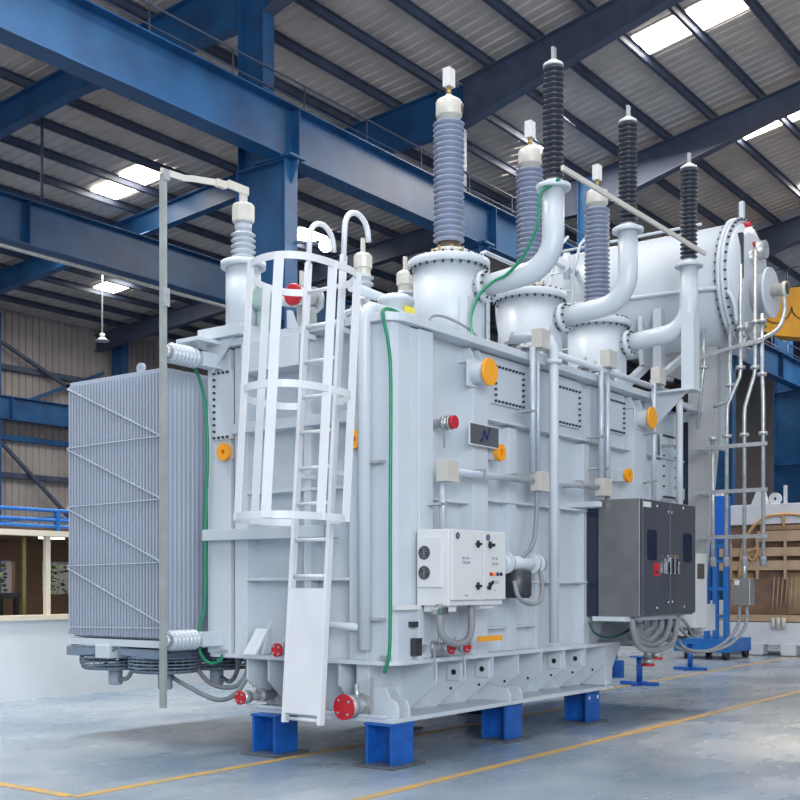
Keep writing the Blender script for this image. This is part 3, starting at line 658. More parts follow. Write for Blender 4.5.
for x, z in ((.60, 2.35), (2.24, 3.4), (3.80, 3.3), (3.88, 2.95), (5.25, 3.5), (5.25, 2.9), (5.86, 3.4), (5.86, 2.7)):
    MB().box(x-.08, x+.045, -.155, .03, z, z+.022).build('conduit_clip', GALV, T)
for x, z in ((1.2, 2.70), (1.9, 2.715), (3.2, 2.74)): MB().box(x, x+.03, -.19, .06, z-.05, z+.03).build('conduit_clip', GALV, T)
MB().tube(spline([(2.3, -.14, 2.59), (2.28, -.14, 2.3), (2.2, -.15, 2.05), (2.0, -.16, 1.92), (1.9, -.14, 1.86)]), .024, 10).build('flexible_hose', HOSE, T)
# oil pump with grey drum
pm = MB().cyl((1.62, -.12, 1.84), (2.42, -.12, 1.84), .075, 20).lathe([(.11, 0), (.11, .04)], (1.68, -.12, 1.84), (1, 0, 0), 24).lathe([(.11, .5), (.11, .54)], (1.68, -.12, 1.84), (1, 0, 0), 24).lathe([(.10, .62), (.10, .66)], (1.68, -.12, 1.84), (1, 0, 0), 24).box(1.7, 1.8, -.12, .2, 1.78, 1.9).build('oil_pump', PAINT, T)
MB().lathe([(.13, 0), (.15, .03), (.15, .26), (.13, .28)], (1.92, -.12, 1.49), (0, 0, 1), 24).build('pump_motor', DARK, pm, label='dark pump motor')
MB().tube(spline([(1.7, -.22, 1.66), (1.72, -.26, 1.5), (1.9, -.28, 1.43), (2.15, -.26, 1.46), (2.3, -.2, 1.62), (2.31, -.16, 1.8)]), .022, 10).build('flexible_hose', HOSE, T)
# valve with red wheel, nameplate
vv = MB().cyl((.82, .2, 3.14), (.82, -.05, 3.14), .045, 18).lathe([(.07, .03), (.07, .06)], (.82, .05, 3.14), (0, -1, 0), 20).lathe([(.07, .1), (.07, .12)], (.82, .05, 3.14), (0, -1, 0), 20).box(.80, .815, -.0, .01, 2.90, 3.12).build('sampling_valve', GALV, T)
MB().lathe([(.052, 0), (.062, .01), (.062, .04)], (.82, -.07, 3.14), (0, -1, 0), 24).build('blanking_cap', RED, vv, label='red blanking cap')
npl = MB().box(1.12, 1.645, -.075, -.06, 2.965, 3.18).build('nameplate', WHITE, T, .003)
MB().box(1.13, 1.637, -.08, -.0751, 2.978, 3.17).build('plate_face', PLATE, npl)
mm = MB()
for a, b, t_ in (((1.33, 3.02), (1.37, 3.12), .026), ((1.37, 3.12), (1.42, 3.04), .03), ((1.42, 3.04), (1.46, 3.13), .026), ((1.30, 3.015), (1.335, 3.03), .026)):
    mm.bar((a[0], -.0822, a[1]), (b[0], -.0822, b[1]), t_, .004, (0, 1, 0))
mm.lathe([(.013, 0), (.013, .004)], (1.475, -.0802, 3.145), (0, -1, 0), 14)
mm.build('plate_logo', NAVY, npl, label='dark blue zigzag logo')
# bottom valves with red caps
def cap_valve(p, d, r, L, name='drain_valve'):
    d = Vector(d).normalized(); p = Vector(p); q = p-d*L
    b = MB().cyl(q, p, r*.62, 18).lathe([(r*.95, L*.35), (r*.95, L*.47)], q, d, 20).lathe([(r*.95, L*.8), (r*.95, L)], q, d, 20)
    b.cyl(q+d*(L*.6), q+d*(L*.6)+Vector((0, 0, r*1.7)), r*.2, 10)
    o = b.build(name, GALV, T)
    mm = MB().lathe([(r*.92, 0), (r, .008), (r, .03)], p, d, 26); mm.mat(1)
    _, u_, v_ = frame_of(d)
    for i in range(4): q2 = p+u_*(r*.7*math.cos(i*PI/2+.7))+v_*(r*.7*math.sin(i*PI/2+.7)); mm.cyl(q2, q2+d*.04, .012, 6)
    mm.build('blanking_cap', [RED, GALV], o, label='red blanking cap')
    return o
cap_valve((.66, -.16, 1.045), (0, -1, 0), .06, .3); cap_valve((.92, -.16, 1.04), (0, -1, 0), .055, .3)
dv_ = cap_valve((-.17, .40, .535), (-1, 0, 0), .115, .40)
MB().box(-.04, -.02, .20, .23, .48, .80).build('valve_lever', GALV, dv_)
cap_valve((-.1, 1.27, 1.01), (-1, 0, 0), .065, .2); cap_valve((-.1, 1.75, .535), (-1, 0, 0), .068, .46)
for x in (.50, .98): MB().box(x, x+.012, -.10, -.09, .76, 1.05).build('valve_lever', GALV, T)
MB().box(1.05, 1.45, -.24, -.20, 1.085, 1.135).build('pipe_cover', ORANGE, T, .004, label='orange pipe cover')
mm = MB().box(.3, .40, -.03, .03, .98, 1.14); mm.build('earth_plate', DARK, T)
MB().box(.40, .46, -.05, .0, 1.02, 1.08).build('earth_stud', GALV, T); MB().box(.27, .35, -.024, .03, 1.24, 1.29).build('small_tag', DARK, T)
MB().tube(spline([(.36, -.25, 1.45), (.37, -.26, 1.2), (.5, -.28, 1.10), (.72, -.28, 1.10), (.86, -.26, 1.2), (.87, -.25, 1.5)]), .033, 12).build('flexible_hose', HOSE, T, label='grey hose looped below the white cabinets')
MB().box(.32, .42, -.3, -.2, 1.36, 1.42).build('hose_gland', CHROME, T)

# ---- white cooler control cabinets
wc = MB().box(.36, 1.27, -.345, 0, 1.435, 2.12).build('cooler_cabinet', WHITE, T, .006)
for x0, x1 in ((.378, .862), (.886, 1.275)): MB().box(x0, x1, -.38, -.346, 1.485, 2.118).build('door', WHITE, wc, .005)
part('fan_panel', MB().box(.335, .36, -.285, -.02, 1.60, 2.05), WHITE, wc)
for z in (1.91, 1.73):
    mm = MB().lathe([(.062, 0), (.062, .006)], (.335, -.10, z), (-1, 0, 0), 28); mm.mat(1)
    for r_ in (.018, .038, .055): mm.tube(arc((.328, -.10, z), r_, 0, 2*PI, (0, 1, 0), (0, 0, 1), 20)[:-1], .0016, 5, True)
    for i in range(4): a = i*PI/4; mm.box(.3265, .3285, -.10-.002, -.10+.002, z-.055, z+.055) if i == 0 else mm.bar((.3275, -.10-.055*math.cos(a+.4), z-.055*math.sin(a+.4)), (.3275, -.10+.055*math.cos(a+.4), z+.055*math.sin(a+.4)), .004, .002, (1, 0, 0))
    mm.build('cooling_fan', [BLACK, HOSE], wc, label='black round cabinet fan')
for x in (.452, .96):
    mm = MB(); mm.tube(arc((x, -.3815, 2.06), .024, 0, 2*PI, (1, 0, 0), (0, 0, 1), 20)[:-1], .007, 6, True); mm.tube(arc((x, -.3815, 2.06), .009, 0, 2*PI, (1, 0, 0), (0, 0, 1), 10)[:-1], .003, 5, True); mm.build('door_emblem', NAVY, wc, label='small round navy emblem')
def text_line(m_, x0, x1, z, h, y=-.3815):     # a line of small printed capitals
    x = x0
    while x < x1:
        q = h*.62
        m_.box(x, x+q*.25, y, y+.0015, z, z+h)
        k = random.randint(0, 3)
        if k != 1: m_.box(x, x+q, y, y+.0015, z+h*.8, z+h)
        if k != 0: m_.box(x, x+q, y, y+.0015, z, z+h*.2)
        if k > 1: m_.box(x+q*.75, x+q, y, y+.0015, z, z+h)
        x += q*1.4
        if random.random() < .15: x += q*.7
for a in ((.53, .66, 1.852, .022), (.53, .66, 1.812, .022), (.56, .62, 1.52, .012), (1.03, 1.14, 1.855, .022), (1.03, 1.14, 1.806, .022), (1.03, 1.15, 1.65, .01), (1.03, 1.15, 1.63, .01), (1.06, 1.10, 1.565, .01)):
    mm = MB(); text_line(mm, *a); mm.build('door_lettering', PRINT, wc)
for x, z, k in ((.779, 1.995, 0), (.779, 1.611, 0), (.985, 1.992, 1), (.98, 1.611, 2)):
    mm = MB().box(x-.012, x+.012, -.40, -.379, z-.033, z+.033)
    if k == 0: mm.box(x-.04, x+.04, -.41, -.385, z-.011, z+.011)
    elif k == 1: mm.box(x-.03, x+.06, -.41, -.385, z-.014, z+.014)
    else: mm.bar((x-.04, -.395, z-.02), (x+.05, -.395, z+.04), .026, .02, (0, 1, 0))
    mm.build('handle', BLACK, wc, .002, label='black door handle')
for x, c in ((1.003, RED), (1.062, ORANGE), (1.122, NAVY), (1.183, BLACK)):
    MB().lathe([(.017, 0), (.017, .015), (.01, .02)], (x, -.38, 1.722), (0, -1, 0), 16).build('indicator_lamp', c, wc)
for a in ((.0, .36, -.05, .0, 1.40, 1.44), (.4, .55, -.3, -.05, 1.38, 1.435), (.95, 1.2, -.3, -.05, 1.40, 1.435)): MB().box(*a).build('cabinet_bracket', WHITE, wc)

# ---- dark stainless control cabinet
bc = MB().box(3.71, 5.24, -.635, -.13, 1.265, 2.585).build('control_cabinet', STAIN, T, .006)
for x0, x1 in ((3.73, 4.462), (4.478, 5.232)): MB().box(x0, x1, -.668, -.636, 1.285, 2.575).build('door', STAIND, bc, .006)
for x0, x1, z0, z1 in ((3.83, 4.09, 1.90, 2.24), (4.845, 5.11, 1.895, 2.235)):
    MB().prism([(x0+.03, z0), (x1-.03, z0), (x1, z0+.03), (x1, z1-.03), (x1-.03, z1), (x0+.03, z1), (x0, z1-.03), (x0, z0+.03)], 'y', -.672, -.668).build('door_window', GLASSD, bc)
MB().box(4.01, 4.17, -.672, -.668, 1.72, 1.87).build('warning_label', RED, bc, 0, label='red warning label')
MB().box(4.05, 4.12, -.674, -.672, 1.75, 1.78).box(4.05, 4.12, -.674, -.672, 1.81, 1.815).build('label_print', BLACK, bc)
for x in (4.29, 4.40, 4.52, 4.63): MB().box(x-.022, x+.022, -.72, -.668, 1.745, 1.95 if abs(x-4.46) < .1 else 1.89).build('handle', CHROME, bc, .01, label='chrome door handle')
MB().box(4.31, 4.62, -.715, -.69, 1.93, 1.965).build('handle_bar', CHROME, bc, .008)
MB().box(3.73, 3.93, -.672, -.668, 2.49, 2.55).build('door_label', WHITE, bc)
mm = MB()
for x, z in ((4.10, 2.51), (4.42, 2.46), (4.52, 2.46), (4.85, 2.53), (4.42, 1.42), (4.54, 1.42), (4.1, 1.36), (4.88, 1.36)): mm.lathe([(.02, 0), (.018, .01)], (x, -.668, z), (0, -1, 0), 12)
mm.build('door_lock', CHROME, bc)
for a in ((3.62, 5.3, -.5, -.1, 1.215, 1.265), (3.55, 3.66, -.2, .16, 2.50, 2.56)): MB().box(*a).build('cabinet_bracket', PAINT, bc)
part('cabinet_gap_shade', MB().box(3.78, 3.98, -.125, .05, 1.26, 2.50), GLASSD)  # dark panel standing in for the shade in the gap behind the cabinet
for k in range(5):
    xa, xb, zb, y = 3.80+.11*k, 5.08-.12*k, .86+.055*k, -.50+.05*k
    MB().tube(spline([(xa, y, 1.25), (xa+.03, y, 1.12), (xa+.2, y, zb+.06), ((xa+xb)/2, y, zb), (xb-.18, y, zb+.06), (xb-.02, y, 1.12), (xb, y, 1.25)]), .036, 12).build('cable_hose', HOSE, T)
MB().tube(spline([(3.55, -.1, 1.2), (3.6, -.14, 1.08), (3.85, -.2, 1.02), (4.15, -.3, 1.1), (4.3, -.35, 1.24)]), .014, 8).build('earth_cable', mat('dark_green_cable', (.01, .07, .06), .4), T)
for x in (4.95, 5.15): MB().tube([(x, -.35, 1.26), (x, -.35, .92)], .04, 12).build('cable_hose', HOSE, T)
# white drive box at the far end
db = MB().box(6.13, 6.54, -.30, -.02, 1.06, 2.03).build('drive_box', WHITE, T, .008); MB().box(6.20, 6.44, -.304, -.30, 1.70, 1.90).build('drive_window', mat('olive_glass', (.12, .11, .09), .15), db)
# tap changer drive shafts and valves under the far end
part('lower_sump', MB().box(4.6, 6.6, .5, 1.9, .92, 1.36)); part('lower_sump', MB().box(5.0, 5.5, .05, .5, .86, 1.36))
for x, y, z in ((5.0, -.1, .66), (5.35, -.05, .72)):
    cap_valve((x, y-.05, z), (0, 0, -1), .085, .3)
    MB().tube([(x, y-.05, z+.28), (x, y-.05, 1.3)], .04, 10).build('drain_pipe', PAINT, T)
MB().tube([(4.6, -.05, .95), (5.8, -.05, .95)], .04, 10).build('drain_pipe', GALV, T)

# ---- conservator
cx_, cz_ = 7.0, 5.655
co = MB().lathe([(.80, 0), (.80, 3.4)], (cx_, -.62, cz_), (0, 1, 0), 64).build('conservator', PAINT, T)
mm = MB().lathe([(.80, -.0), (.865, .0), (.865, .05), (.80, .05)], (cx_, -.62, cz_), (0, 1, 0), 64, cap=False); mm.lathe([(.865, -.05), (.865, -.005)], (cx_, -.62, cz_), (0, 1, 0), 64); mm.mat(1)
for i in range(44):
    a = 2*PI*i/44; mm.cyl((cx_+.835*math.cos(a), -.70, cz_+.835*math.sin(a)), (cx_+.835*math.cos(a), -.54, cz_+.835*math.sin(a)), .015, 6)
mm.build('end_flange', [PAINT, DARK], co)
MB().lathe([(.79, 0), (.77, .05), (.62, .10), (.35, .13), (.01, .14)], (cx_, -.665, cz_), (0, -1, 0), 48).build('end_dish', PAINT, co)
mh = MB().lathe([(.27, 0), (.27, .20), (.33, .21), (.33, .25)], (cx_, -.76, cz_-.17), (0, -1, 0), 40).build('manhole', PAINT, co)
MB().lathe([(.08, 0), (.08, .15), (.10, .15), (.10, .2)], (cx_, -1.01, cz_-.15), (0, -1, 0), 24).build('manhole_spout', CREAM, mh)
MB().lathe([(.08, .0), (.08, .004)], (cx_, -1.21, cz_-.15), (0, -1, 0), 20).build('spout_mouth', DARK, mh)
MB().box(6.50, 6.56, -.79, -.72, 5.62, 6.20).build('level_gauge', DARK, co)
mm = MB().box(6.46, 6.60, -.68, -.63, 5.5, 6.3); mm.build('gauge_frame', PAINT, co)
for z, x in ((6.15, 6.95), (6.38, 6.8)): MB().cyl((x, -.68, z), (x, -.80, z), .035, 14).build('gauge_port', RED, co)
MB().box(6.9, 6.96, -.66, -.6, 6.5, 6.74).build('lifting_lug', PAINT, co)
MB().cyl((7.1, -.66, 6.1), (7.1, -.9, 6.1), .12, 20).cyl((6.85, -.66, 5.95), (6.85, -.85, 5.95), .1, 20).build('gauge_housing', GALV, co)
MB().tube(spline([(6.18, 2.3, 5.58), (6.18, 1.1, 5.51), (6.18, -.4, 5.45), (6.22, -.66, 5.42), (6.3, -.75, 5.25), (6.4, -.75, 5.0)], 4), .028, 8).build('breather_pipe', PAINT, co)
MB().tube([(6.6, 2.2, 6.44), (6.6, -.2, 6.44)], .02, 8).build('breather_pipe', PAINT, co)
MB().tube([(5.4, 1.5, 6.0), (6.5, 1.5, 6.0)], .035, 8).cyl((5.9, 1.5, 6.0), (5.94, 1.5, 6.0), .09, 16).cyl((6.0, 1.5, 5.85), (6.0, 1.5, 6.2), .05, 12).build('inlet_pipe', PAINT, co)
for y in (.5, 2.2): part('saddle', MB().prism([(6.3, 4.6), (7.7, 4.6), (7.75, 5.25), (7.3, 4.9), (6.7, 4.9), (6.25, 5.25)], 'y', y, y+.06), par=co)
# narrow ladder on the conservator
cl = MB()
for y in (1.75, 1.40): cl.tube([(5.95, y, 4.4), (6.0, y, 5.9), (6.2, y, 6.35), (6.5, y, 6.6)], .02, 8)
cl = cl.build('conservator_ladder', PAINT, T)
for i in range(6): MB().cyl((5.95+.01*i, 1.4, 4.6+.27*i), (5.95+.01*i, 1.75, 4.6+.27*i), .012, 8).build('rung', PAINT, cl)
# supports
part('support_leg', MB().prism([(-.29, 5.0), (.12, 5.0), (.12, .9), (-.02, .9), (-.29, 3.7)], 'x', 6.92, 7.06), mat('support_grey', (.50, .51, .51), .45))
part('support_leg', MB().box(6.92, 7.06, 1.7, 2.0, .9, 5.0)); part('support_leg', MB().box(7.05, 7.6, -.2, -.14, 3.5, 5.0))
part('support_leg', MB().box(6.2, 6.32, .2, .32, 4.03, 5.3)); part('support_leg', MB().box(6.2, 6.32, 1.9, 2.02, 4.03, 5.3))
part('support_brace', MB().bar((5.6, .05, 4.2), (6.9, .05, 4.85), .08, .08)); part('support_brace', MB().bar((5.5, .5, 4.1), (6.9, .6, 4.8), .1, .1)); part('support_base', MB().box(5.9, 7.6, -.1, 2.1, 3.96, 4.03))
part('support_base', MB().box(6.6, 7.1, -.2, 2.1, 1.0, 1.36)); part('support_base', MB().box(6.6, 7.0, .2, 2.1, 2.8, 2.95))
# hanging pipe rack in front of the conservator end
RX = 6.45
def ry(y): return y-.155
def rz(z): return 1.62+(z-1.62)*.97
def rp(pts, name='riser_pipe', r=.026): return MB().tube([(RX, ry(y), rz(z)) for y, z in pts], r, 10).build(name, GALV, T)
risers = [([(-.63, 5.9), (-.63, 4.50), (-.62, 4.40), (-.46, 4.05), (-.45, 3.95), (-.44, 1.98)], (5.05, 4.52, 3.62)),
          ([(-.82, 6.05), (-.82, 4.5), (-.81, 4.40), (-.69, 4.0), (-.68, 3.9), (-.68, 1.98)], (5.1, 4.50, 3.62)),
          ([(-.91, 5.2), (-.91, 4.4), (-.92, 4.2), (-.925, 4.0), (-.925, 1.98)], (5.1, 4.40, 3.62)),
          ([(-.26, 3.62), (-.26, 1.98)], (3.6,)),
          ([(-.49, 5.1), (-.49, 4.12), (-.42, 4.07), (-.27, 4.03)], (4.3,)),
          ([(-.14, 5.1), (-.14, 4.6), (-.12, 4.5), (-.05, 3.75)], (4.58,))]
for pts, fl_ in risers:
    p = rp(pts)
    for z in fl_: y = min(pts, key=lambda q: abs(q[1]-z))[0]; MB().cyl((RX, ry(y), rz(z)-.02), (RX, ry(y), rz(z)+.02), .06, 16).build('coupling', GALV, p)
    if pts[-1][1] < 2: MB().lathe([(.03, 1.86), (.05, 1.87), (.036, 1.89), (.05, 1.91), (.036, 1.93), (.05, 1.95), (.03, 1.99)], (RX, ry(pts[-1][0]), 0), n=16).build('end_gland', HOSE, p)
for z in (3.48, 2.875, 2.265): MB().box(RX-.05, RX-.026, ry(-.99), ry(.0), rz(z)-.025, rz(z)+.025).build('rack_bar', GALV, T); MB().box(RX-.026, 6.93, ry(-.03), ry(-.0), rz(z)-.02, rz(z)+.02).build('rack_bracket', GALV, T)
MB().bar((RX-.04, ry(.06), rz(4.675)), (RX-.04, ry(-.5), rz(4.79)), .03, .05).bar((RX-.04, ry(-.5), rz(4.79)), (RX-.04, ry(-.93), rz(4.84)), .03, .05).build('rack_bar', GALV, T)
MB().tube(spline([(7.0, -1.16, 5.45), (6.98, -1.18, 5.2), (6.8, -1.15, 4.95), (6.6, -1.0, 4.80), (RX, -.88, 4.74)]), .03, 8).build('drain_pipe', GALV, T)
MB().cyl((6.75, -.72, 4.6), (6.75, -.72, 5.1), .045, 12).cyl((6.6, -.72, 4.9), (6.9, -.72, 4.9), .04, 10).cyl((6.75, -.64, 5.02), (6.75, -.82, 5.02), .07, 14).build('drain_valve', GALV, T)
jb_ = MB().box(RX-.09, RX+.09, -.94, -.71, 1.36, 1.70).build('terminal_box', mat('steel_box', (.36, .37, .37), .35, .6), T, .006)
MB().box(RX-.095, RX-.091, -.80, -.74, 1.62, 1.68).build('box_label', WHITE, jb_)
MB().cyl((RX, ry(-.68), 1.70), (RX, ry(-.68), 1.98), .035, 12).build('box_neck', GALV, jb_)
for y, e in ((-.77, 0), (-.87, .07)):
    MB().tube(spline([(RX, y, 1.37), (RX, y+.02, 1.1), (RX-.1, y+.18, .86), (RX-.2, y+.45, .74+e*.3), (RX-.3, y+.72, .80), (RX-.35, y+.85, .98+e)]), .022, 10).build('cable_hose', HOSE, T)
for k in range(3): MB().tube(spline([(5.3+.2*k, -.2, 1.3), (5.6+.2*k, -.25, 1.0+.05*k), (6.1+.1*k, -.2, .95), (6.5, -.1, 1.1)]), .02, 8).build('cable_hose', HOSE if k else BLACK, T)

# ---- radiator bank with fans underneath
ra = MB().box(-.29, 1.9, 2.625, 4.125, 3.74, 3.79).build('radiator', RAD, T, .006)
MB().box(-.24, 1.9, 2.64, 4.11, 1.07, 1.10).build('bottom_header', RAD, ra)
f0 = None
NF = 32
for i in range(NF):
    y = 2.63+(4.105-2.63)*i/(NF-1)
    if f0 is None or i == 0:
        mm = MB()
        pts = []
        for k in range(36):                       # fluted outer plate
            xa = -.29+.06*k; pts += [(xa, -.007), (xa+.013, -.0155), (xa+.045, -.0155), (xa+.057, -.007)]
        pts = [(-.31, .011), (-.31, -.011), (-.293, -.011)]+pts+[(1.92, 0)]+[(1.9, .007), (-.292, .007), (-.293, .011)]
        mm.prism(pts, 'z', 1.09, 3.745)
        f0 = mm.build('fin', RAD, ra)
        f0.location.y = 2.63
    else:
        o = f0.copy(); COL.objects.link(o); o.parent = ra; o.matrix_parent_inverse = f0.matrix_parent_inverse.copy(); o.location = (f0.location.x, y, f0.location.z)
STRAP = mat('radiator_strap', (.47, .52, .60), .45)
for za, zb in ((3.72, 3.105), (3.07, 2.48), (2.435, 1.85), (1.80, 1.235)): MB().bar((-.325, 4.12, za), (-.325, 2.64, zb), .012, .013, (0, 1, 0)).build('strap', STRAP, ra)
for z in (3.085, 2.455, 1.825, 1.17): MB().bar((-.328, 4.12, z), (-.328, 2.64, z+.02), .012, .011, (0, 1, 0)).build('strap', STRAP, ra)
ring((-.2, 3.1, 3.85), (1, 0, 0), .055, .022, .03, RAD, 'lifting_lug', ra); MB().box(-.1, -.06, 3.62, 3.95, 3.79, 3.84).build('top_rail', GALV, ra)
for x in (.5, 1.3): MB().cyl((x, 2.15, 3.62), (x, 2.66, 3.62), .11, 20).cyl((x, 2.15, 1.22), (x, 2.66, 1.22), .11, 20).build('header_pipe', PAINT, ra)
mm = MB().box(-.30, 1.9, 2.60, 2.66, .97, 1.06).box(-.30, 1.9, 4.06, 4.12, .97, 1.06).box(-.335, -.24, 2.6, 4.08, .99, 1.06).box(-.28, 1.9, 3.32, 3.42, .97, 1.05)
mm.build('fan_frame', PAINT, ra)
MB().box(-.36, -.1, 3.40, 3.62, .86, 1.0).build('fan_bracket', PAINT, ra, .01)
FAN = mat('fan_blue_grey', (.20, .26, .34), .45)
for (x, y) in ((.05, 3.0), (.1, 3.85), (.76, 2.97), (.8, 3.8)):
    mm = MB()
    for z, r_ in ((.92, .37), (.88, .375), (.845, .375), (.81, .375), (.775, .37), (.74, .355), (.722, .33)): mm.tube(arc((x, y, z), r_, 0, 2*PI, (1, 0, 0), (0, 1, 0), 30)[:-1], .008, 5, True)
    for r_ in (.08, .12, .16, .2, .24, .28): mm.tube(arc((x, y, .715), r_, 0, 2*PI, (1, 0, 0), (0, 1, 0), 24)[:-1], .005, 4, True)
    for i in range(28):
        a = i*PI/14; c, s = math.cos(a), math.sin(a); mm.tube([(x+.06*c, y+.06*s, .715), (x+.33*c, y+.33*s, .722), (x+.37*c, y+.37*s, .78), (x+.37*c, y+.37*s, .93)], .005, 4)
    fa = mm.build('cooling_fan', FAN, T)
    MB().lathe([(.345, 0), (.36, .0), (.36, .10), (.345, .10), (.345, 0)], (x, y, .86), (0, 0, 1), 36, cap=False).build('fan_shroud', FAN, fa)
    MB().lathe([(.06, .535), (.075, .545), (.075, .715), (.05, .74)], (x, y, 0), n=24).build('fan_motor', RAD, fa)
    for i in range(5):
        a = i*2*PI/5; d = Vector((math.cos(a), math.sin(a), 0)); q = Vector((-d.y, d.x, .5)).normalized()
        MB().strip([tuple(Vector((x, y, .81))+d*.05), tuple(Vector((x, y, .81))+d*.32)], q, .13, .006).build('fan_blade', DARK, fa)
MB().prism([(3.35, .97), (4.15, .97), (4.15, .87), (3.95, .87), (3.42, .91)], 'x', -.32, -.28).prism([(2.6, .97), (3.30, .97), (3.28, .90), (2.7, .87)], 'x', -.32, -.28).build('fan_duct', mat('fan_blue_grey', (.20, .26, .34), .45), ra, .01)
for pts in (((.1, 3.78, .60), (.05, 3.6, .62), (.0, 3.45, .72), (.0, 3.35, .80)), ((.1, 2.95, .66), (.0, 2.7, .62), (.05, 2.3, .48), (.02, 2.0, .52), (.06, 1.85, .7), (.1, 1.82, .92)),
            ((.3, 2.9, .9), (.2, 2.6, .68), (.12, 2.3, .60), (.08, 2.0, .62), (.1, 1.88, .75), (.12, 1.86, .92)), ((.76, 2.9, .62), (.6, 2.6, .6), (.4, 2.3, .75), (.3, 2.2, .92))):
    MB().tube(spline(pts), .024, 10).build('flexible_hose', HOSE, T)

# ================================================================ STANDS UNDER THE TRANSFORMER
def stand(x, y, label, h=.388):
    t = thing('support_stand', (x, y, 0), label, 'stand', 'blue steel stands under the transformer')
    MB().box(x-.25, x+.25, y-.22, y+.22, 0.001, .022).build('base_plate', mat('dull_steel', (.16, .18, .2), .45, .4, .15, 8), t, .002)
    MB().box(x-.16, x+.16, y-.15, y-.12, .022, h-.02).box(x-.16, x+.16, y+.12, y+.15, .022, h-.02).box(x-.015, x+.015, y-.12, y+.12, .022, h-.02).build('post', STEELB, t, .003)
    MB().box(x-.17, x+.17, y-.16, y+.16, h-.02, h).build('top_plate', STEELB, t, .002)
    return t
stand(.16, .16, 'blue steel stand under the near corner of the transformer')
stand(.08, 1.48, 'blue steel stand below the foot of the ladder')
stand(2.22, .24, 'blue steel stand midway under the long side of the transformer')
s4 = stand(4.08, .27, 'blue steel stand with two pale holes under the far end of the long side')
for x in (3.98, 4.19): MB().cyl((x, .121, .3), (x, .117, .3), .022, 16).build('post_hole', WALLW, s4)
stand(2.22, 1.65, 'blue steel stand in shadow behind the midway one'); stand(4.05, 1.65, 'blue steel stand in shadow at the far rear corner')
def tstand(x, y, h, label):
    t = thing('jack_stand', (x, y, 0), label, 'stand', 'slim blue jack stands')
    MB().box(x-.05, x+.05, y-.32, y+.32, .0, .06).box(x-.2, x+.2, y-.05, y+.05, 0, .06).build('foot', STEELB, t, .005)
    MB().cyl((x, y, .06), (x, y, h), .05, 14).build('post', STEELB, t)
    MB().box(x-.12, x+.12, y-.12, y+.12, h, h+.02).build('head', STEELB, t)
tstand(9.1, 1.84, .45, 'slim blue jack stand just right of the transformer base'); tstand(12.7, 2.45, .5, 'slim blue jack stand in front of the blue lift trolley')
t = thing('blue_trestle', (8.6, 3.0, 0), 'low blue trestle in shadow behind the jack stand', 'trestle')
MB().box(7.6, 10.5, 2.9, 3.1, .30, .42).build('beam', STEELB, t)
for x in (7.8, 10.3): MB().box(x-.05, x+.05, 2.7, 3.3, 0, .3).build('leg', STEELB, t)

# ================================================================ RIGHT BACKGROUND
# blue lift trolley
t = thing('lift_trolley', (16.1, 3.3, 0), 'bright blue wheeled lift trolley with a tall mast left of the brown core', 'lift')
MB().box(15.8, 17.2, 2.85, 4.1, .16, .45).build('chassis', LIFTB, t, .01)
for x, y in ((15.9, 2.95), (15.9, 3.8), (17.1, 2.95), (17.1, 3.8)): MB().cyl((x, y-.05, .11), (x, y+.05, .11), .11, 18).build('wheel', BLACK, t)
mm = MB()
for y in (2.98, 3.22, 3.42): mm.box(15.95, 16.1, y-.05, y+.05, .45, 3.3 if y > 3.0 else 2.6)
for z in (.9, 1.5, 2.1, 2.55): mm.box(15.96, 16.09, 2.98, 3.42, z, z+.07)
mm.build('mast', LIFTB, t, .005)
MB().box(15.9, 16.2, 2.95, 3.25, 2.6, 3.55).build('lift_head', mat('lift_head_blue', (.01, .13, .6), .4), t, .01)
MB().box(15.88, 15.9, 3.24, 3.40, 2.9, 3.3).build('warning_panel', RED, t)
mm = MB().bar((16, 3.0, 2.5), (16, 4.1, 2.2), .08, .08); mm.build('lift_arm', LIFTB, t)
# transformer core with windings
t = thing('transformer_core', (18.8, 1.5, 0), 'brown wrapped transformer core with white clamp beam, standing in the right background', 'transformer core')
CW = mat('white_clamp_paint', (.74, .76, .80), .45)
MB().box(18.0, 18.25, -3, 4.15, 3.02, 3.48).build('clamp_beam', CW, t, .01)
for y in (4.05, 3.05, 1.0, -.6): MB().prism([(y-.28, 3.48), (y+.10, 3.48), (y-.02, 3.78), (y-.2, 3.78)], 'x', 18.02, 18.2).build('clamp_lug', CW, t, .01)
lg = ring((18.1, 2.62, 3.60), (1, 0, 0), .14, .04, .08, CW, 'lifting_eye', t); MB().box(18.1, 18.16, 2.35, 2.42, 3.48, 3.9).build('guide_pin', CW, t)
MB().box(18.0, 18.3, -3, 3.75, .25, .76).build('bottom_clamp', CW, t, .01)
for y in (3.0, 2.25, 1.2, 0): MB().box(17.9, 18.25, y-.17, y+.17, .02, .28).build('foot', CW, t, .005)
MB().box(18.3, 19.6, -3, 3.9, .3, 3.4).build('core_block', DBROWN, t)
for i, (z0, z1) in enumerate(((2.62, 2.86), (2.28, 2.48), (1.96, 2.18))): MB().box(18.0, 18.2, -3, 3.95 if i else 3.0, z0, z1).build('lead_shelf', TAN, t, .005)
for y in (2.99, 2.35, 1.7, 1.0, 3.62): MB().box(17.98, 18.05, y-.03, y+.03, 1.75, 2.75).build('lead_post', TAN, t)
MB().box(18.05, 18.3, -3, 2.95, 2.88, 2.99).build('shelf_board', BROWN, t); MB().box(18.05, 18.28, -3, 4.0, .78, .93).build('lower_board', TAN, t)
for k, y in enumerate((3.45, 2.1, .6, -1.0)):
    MB().lathe([(.62, .95), (.62, 1.9)], (18.85, y, 0), n=40).build('winding', TAN if k % 2 else BROWN, t)
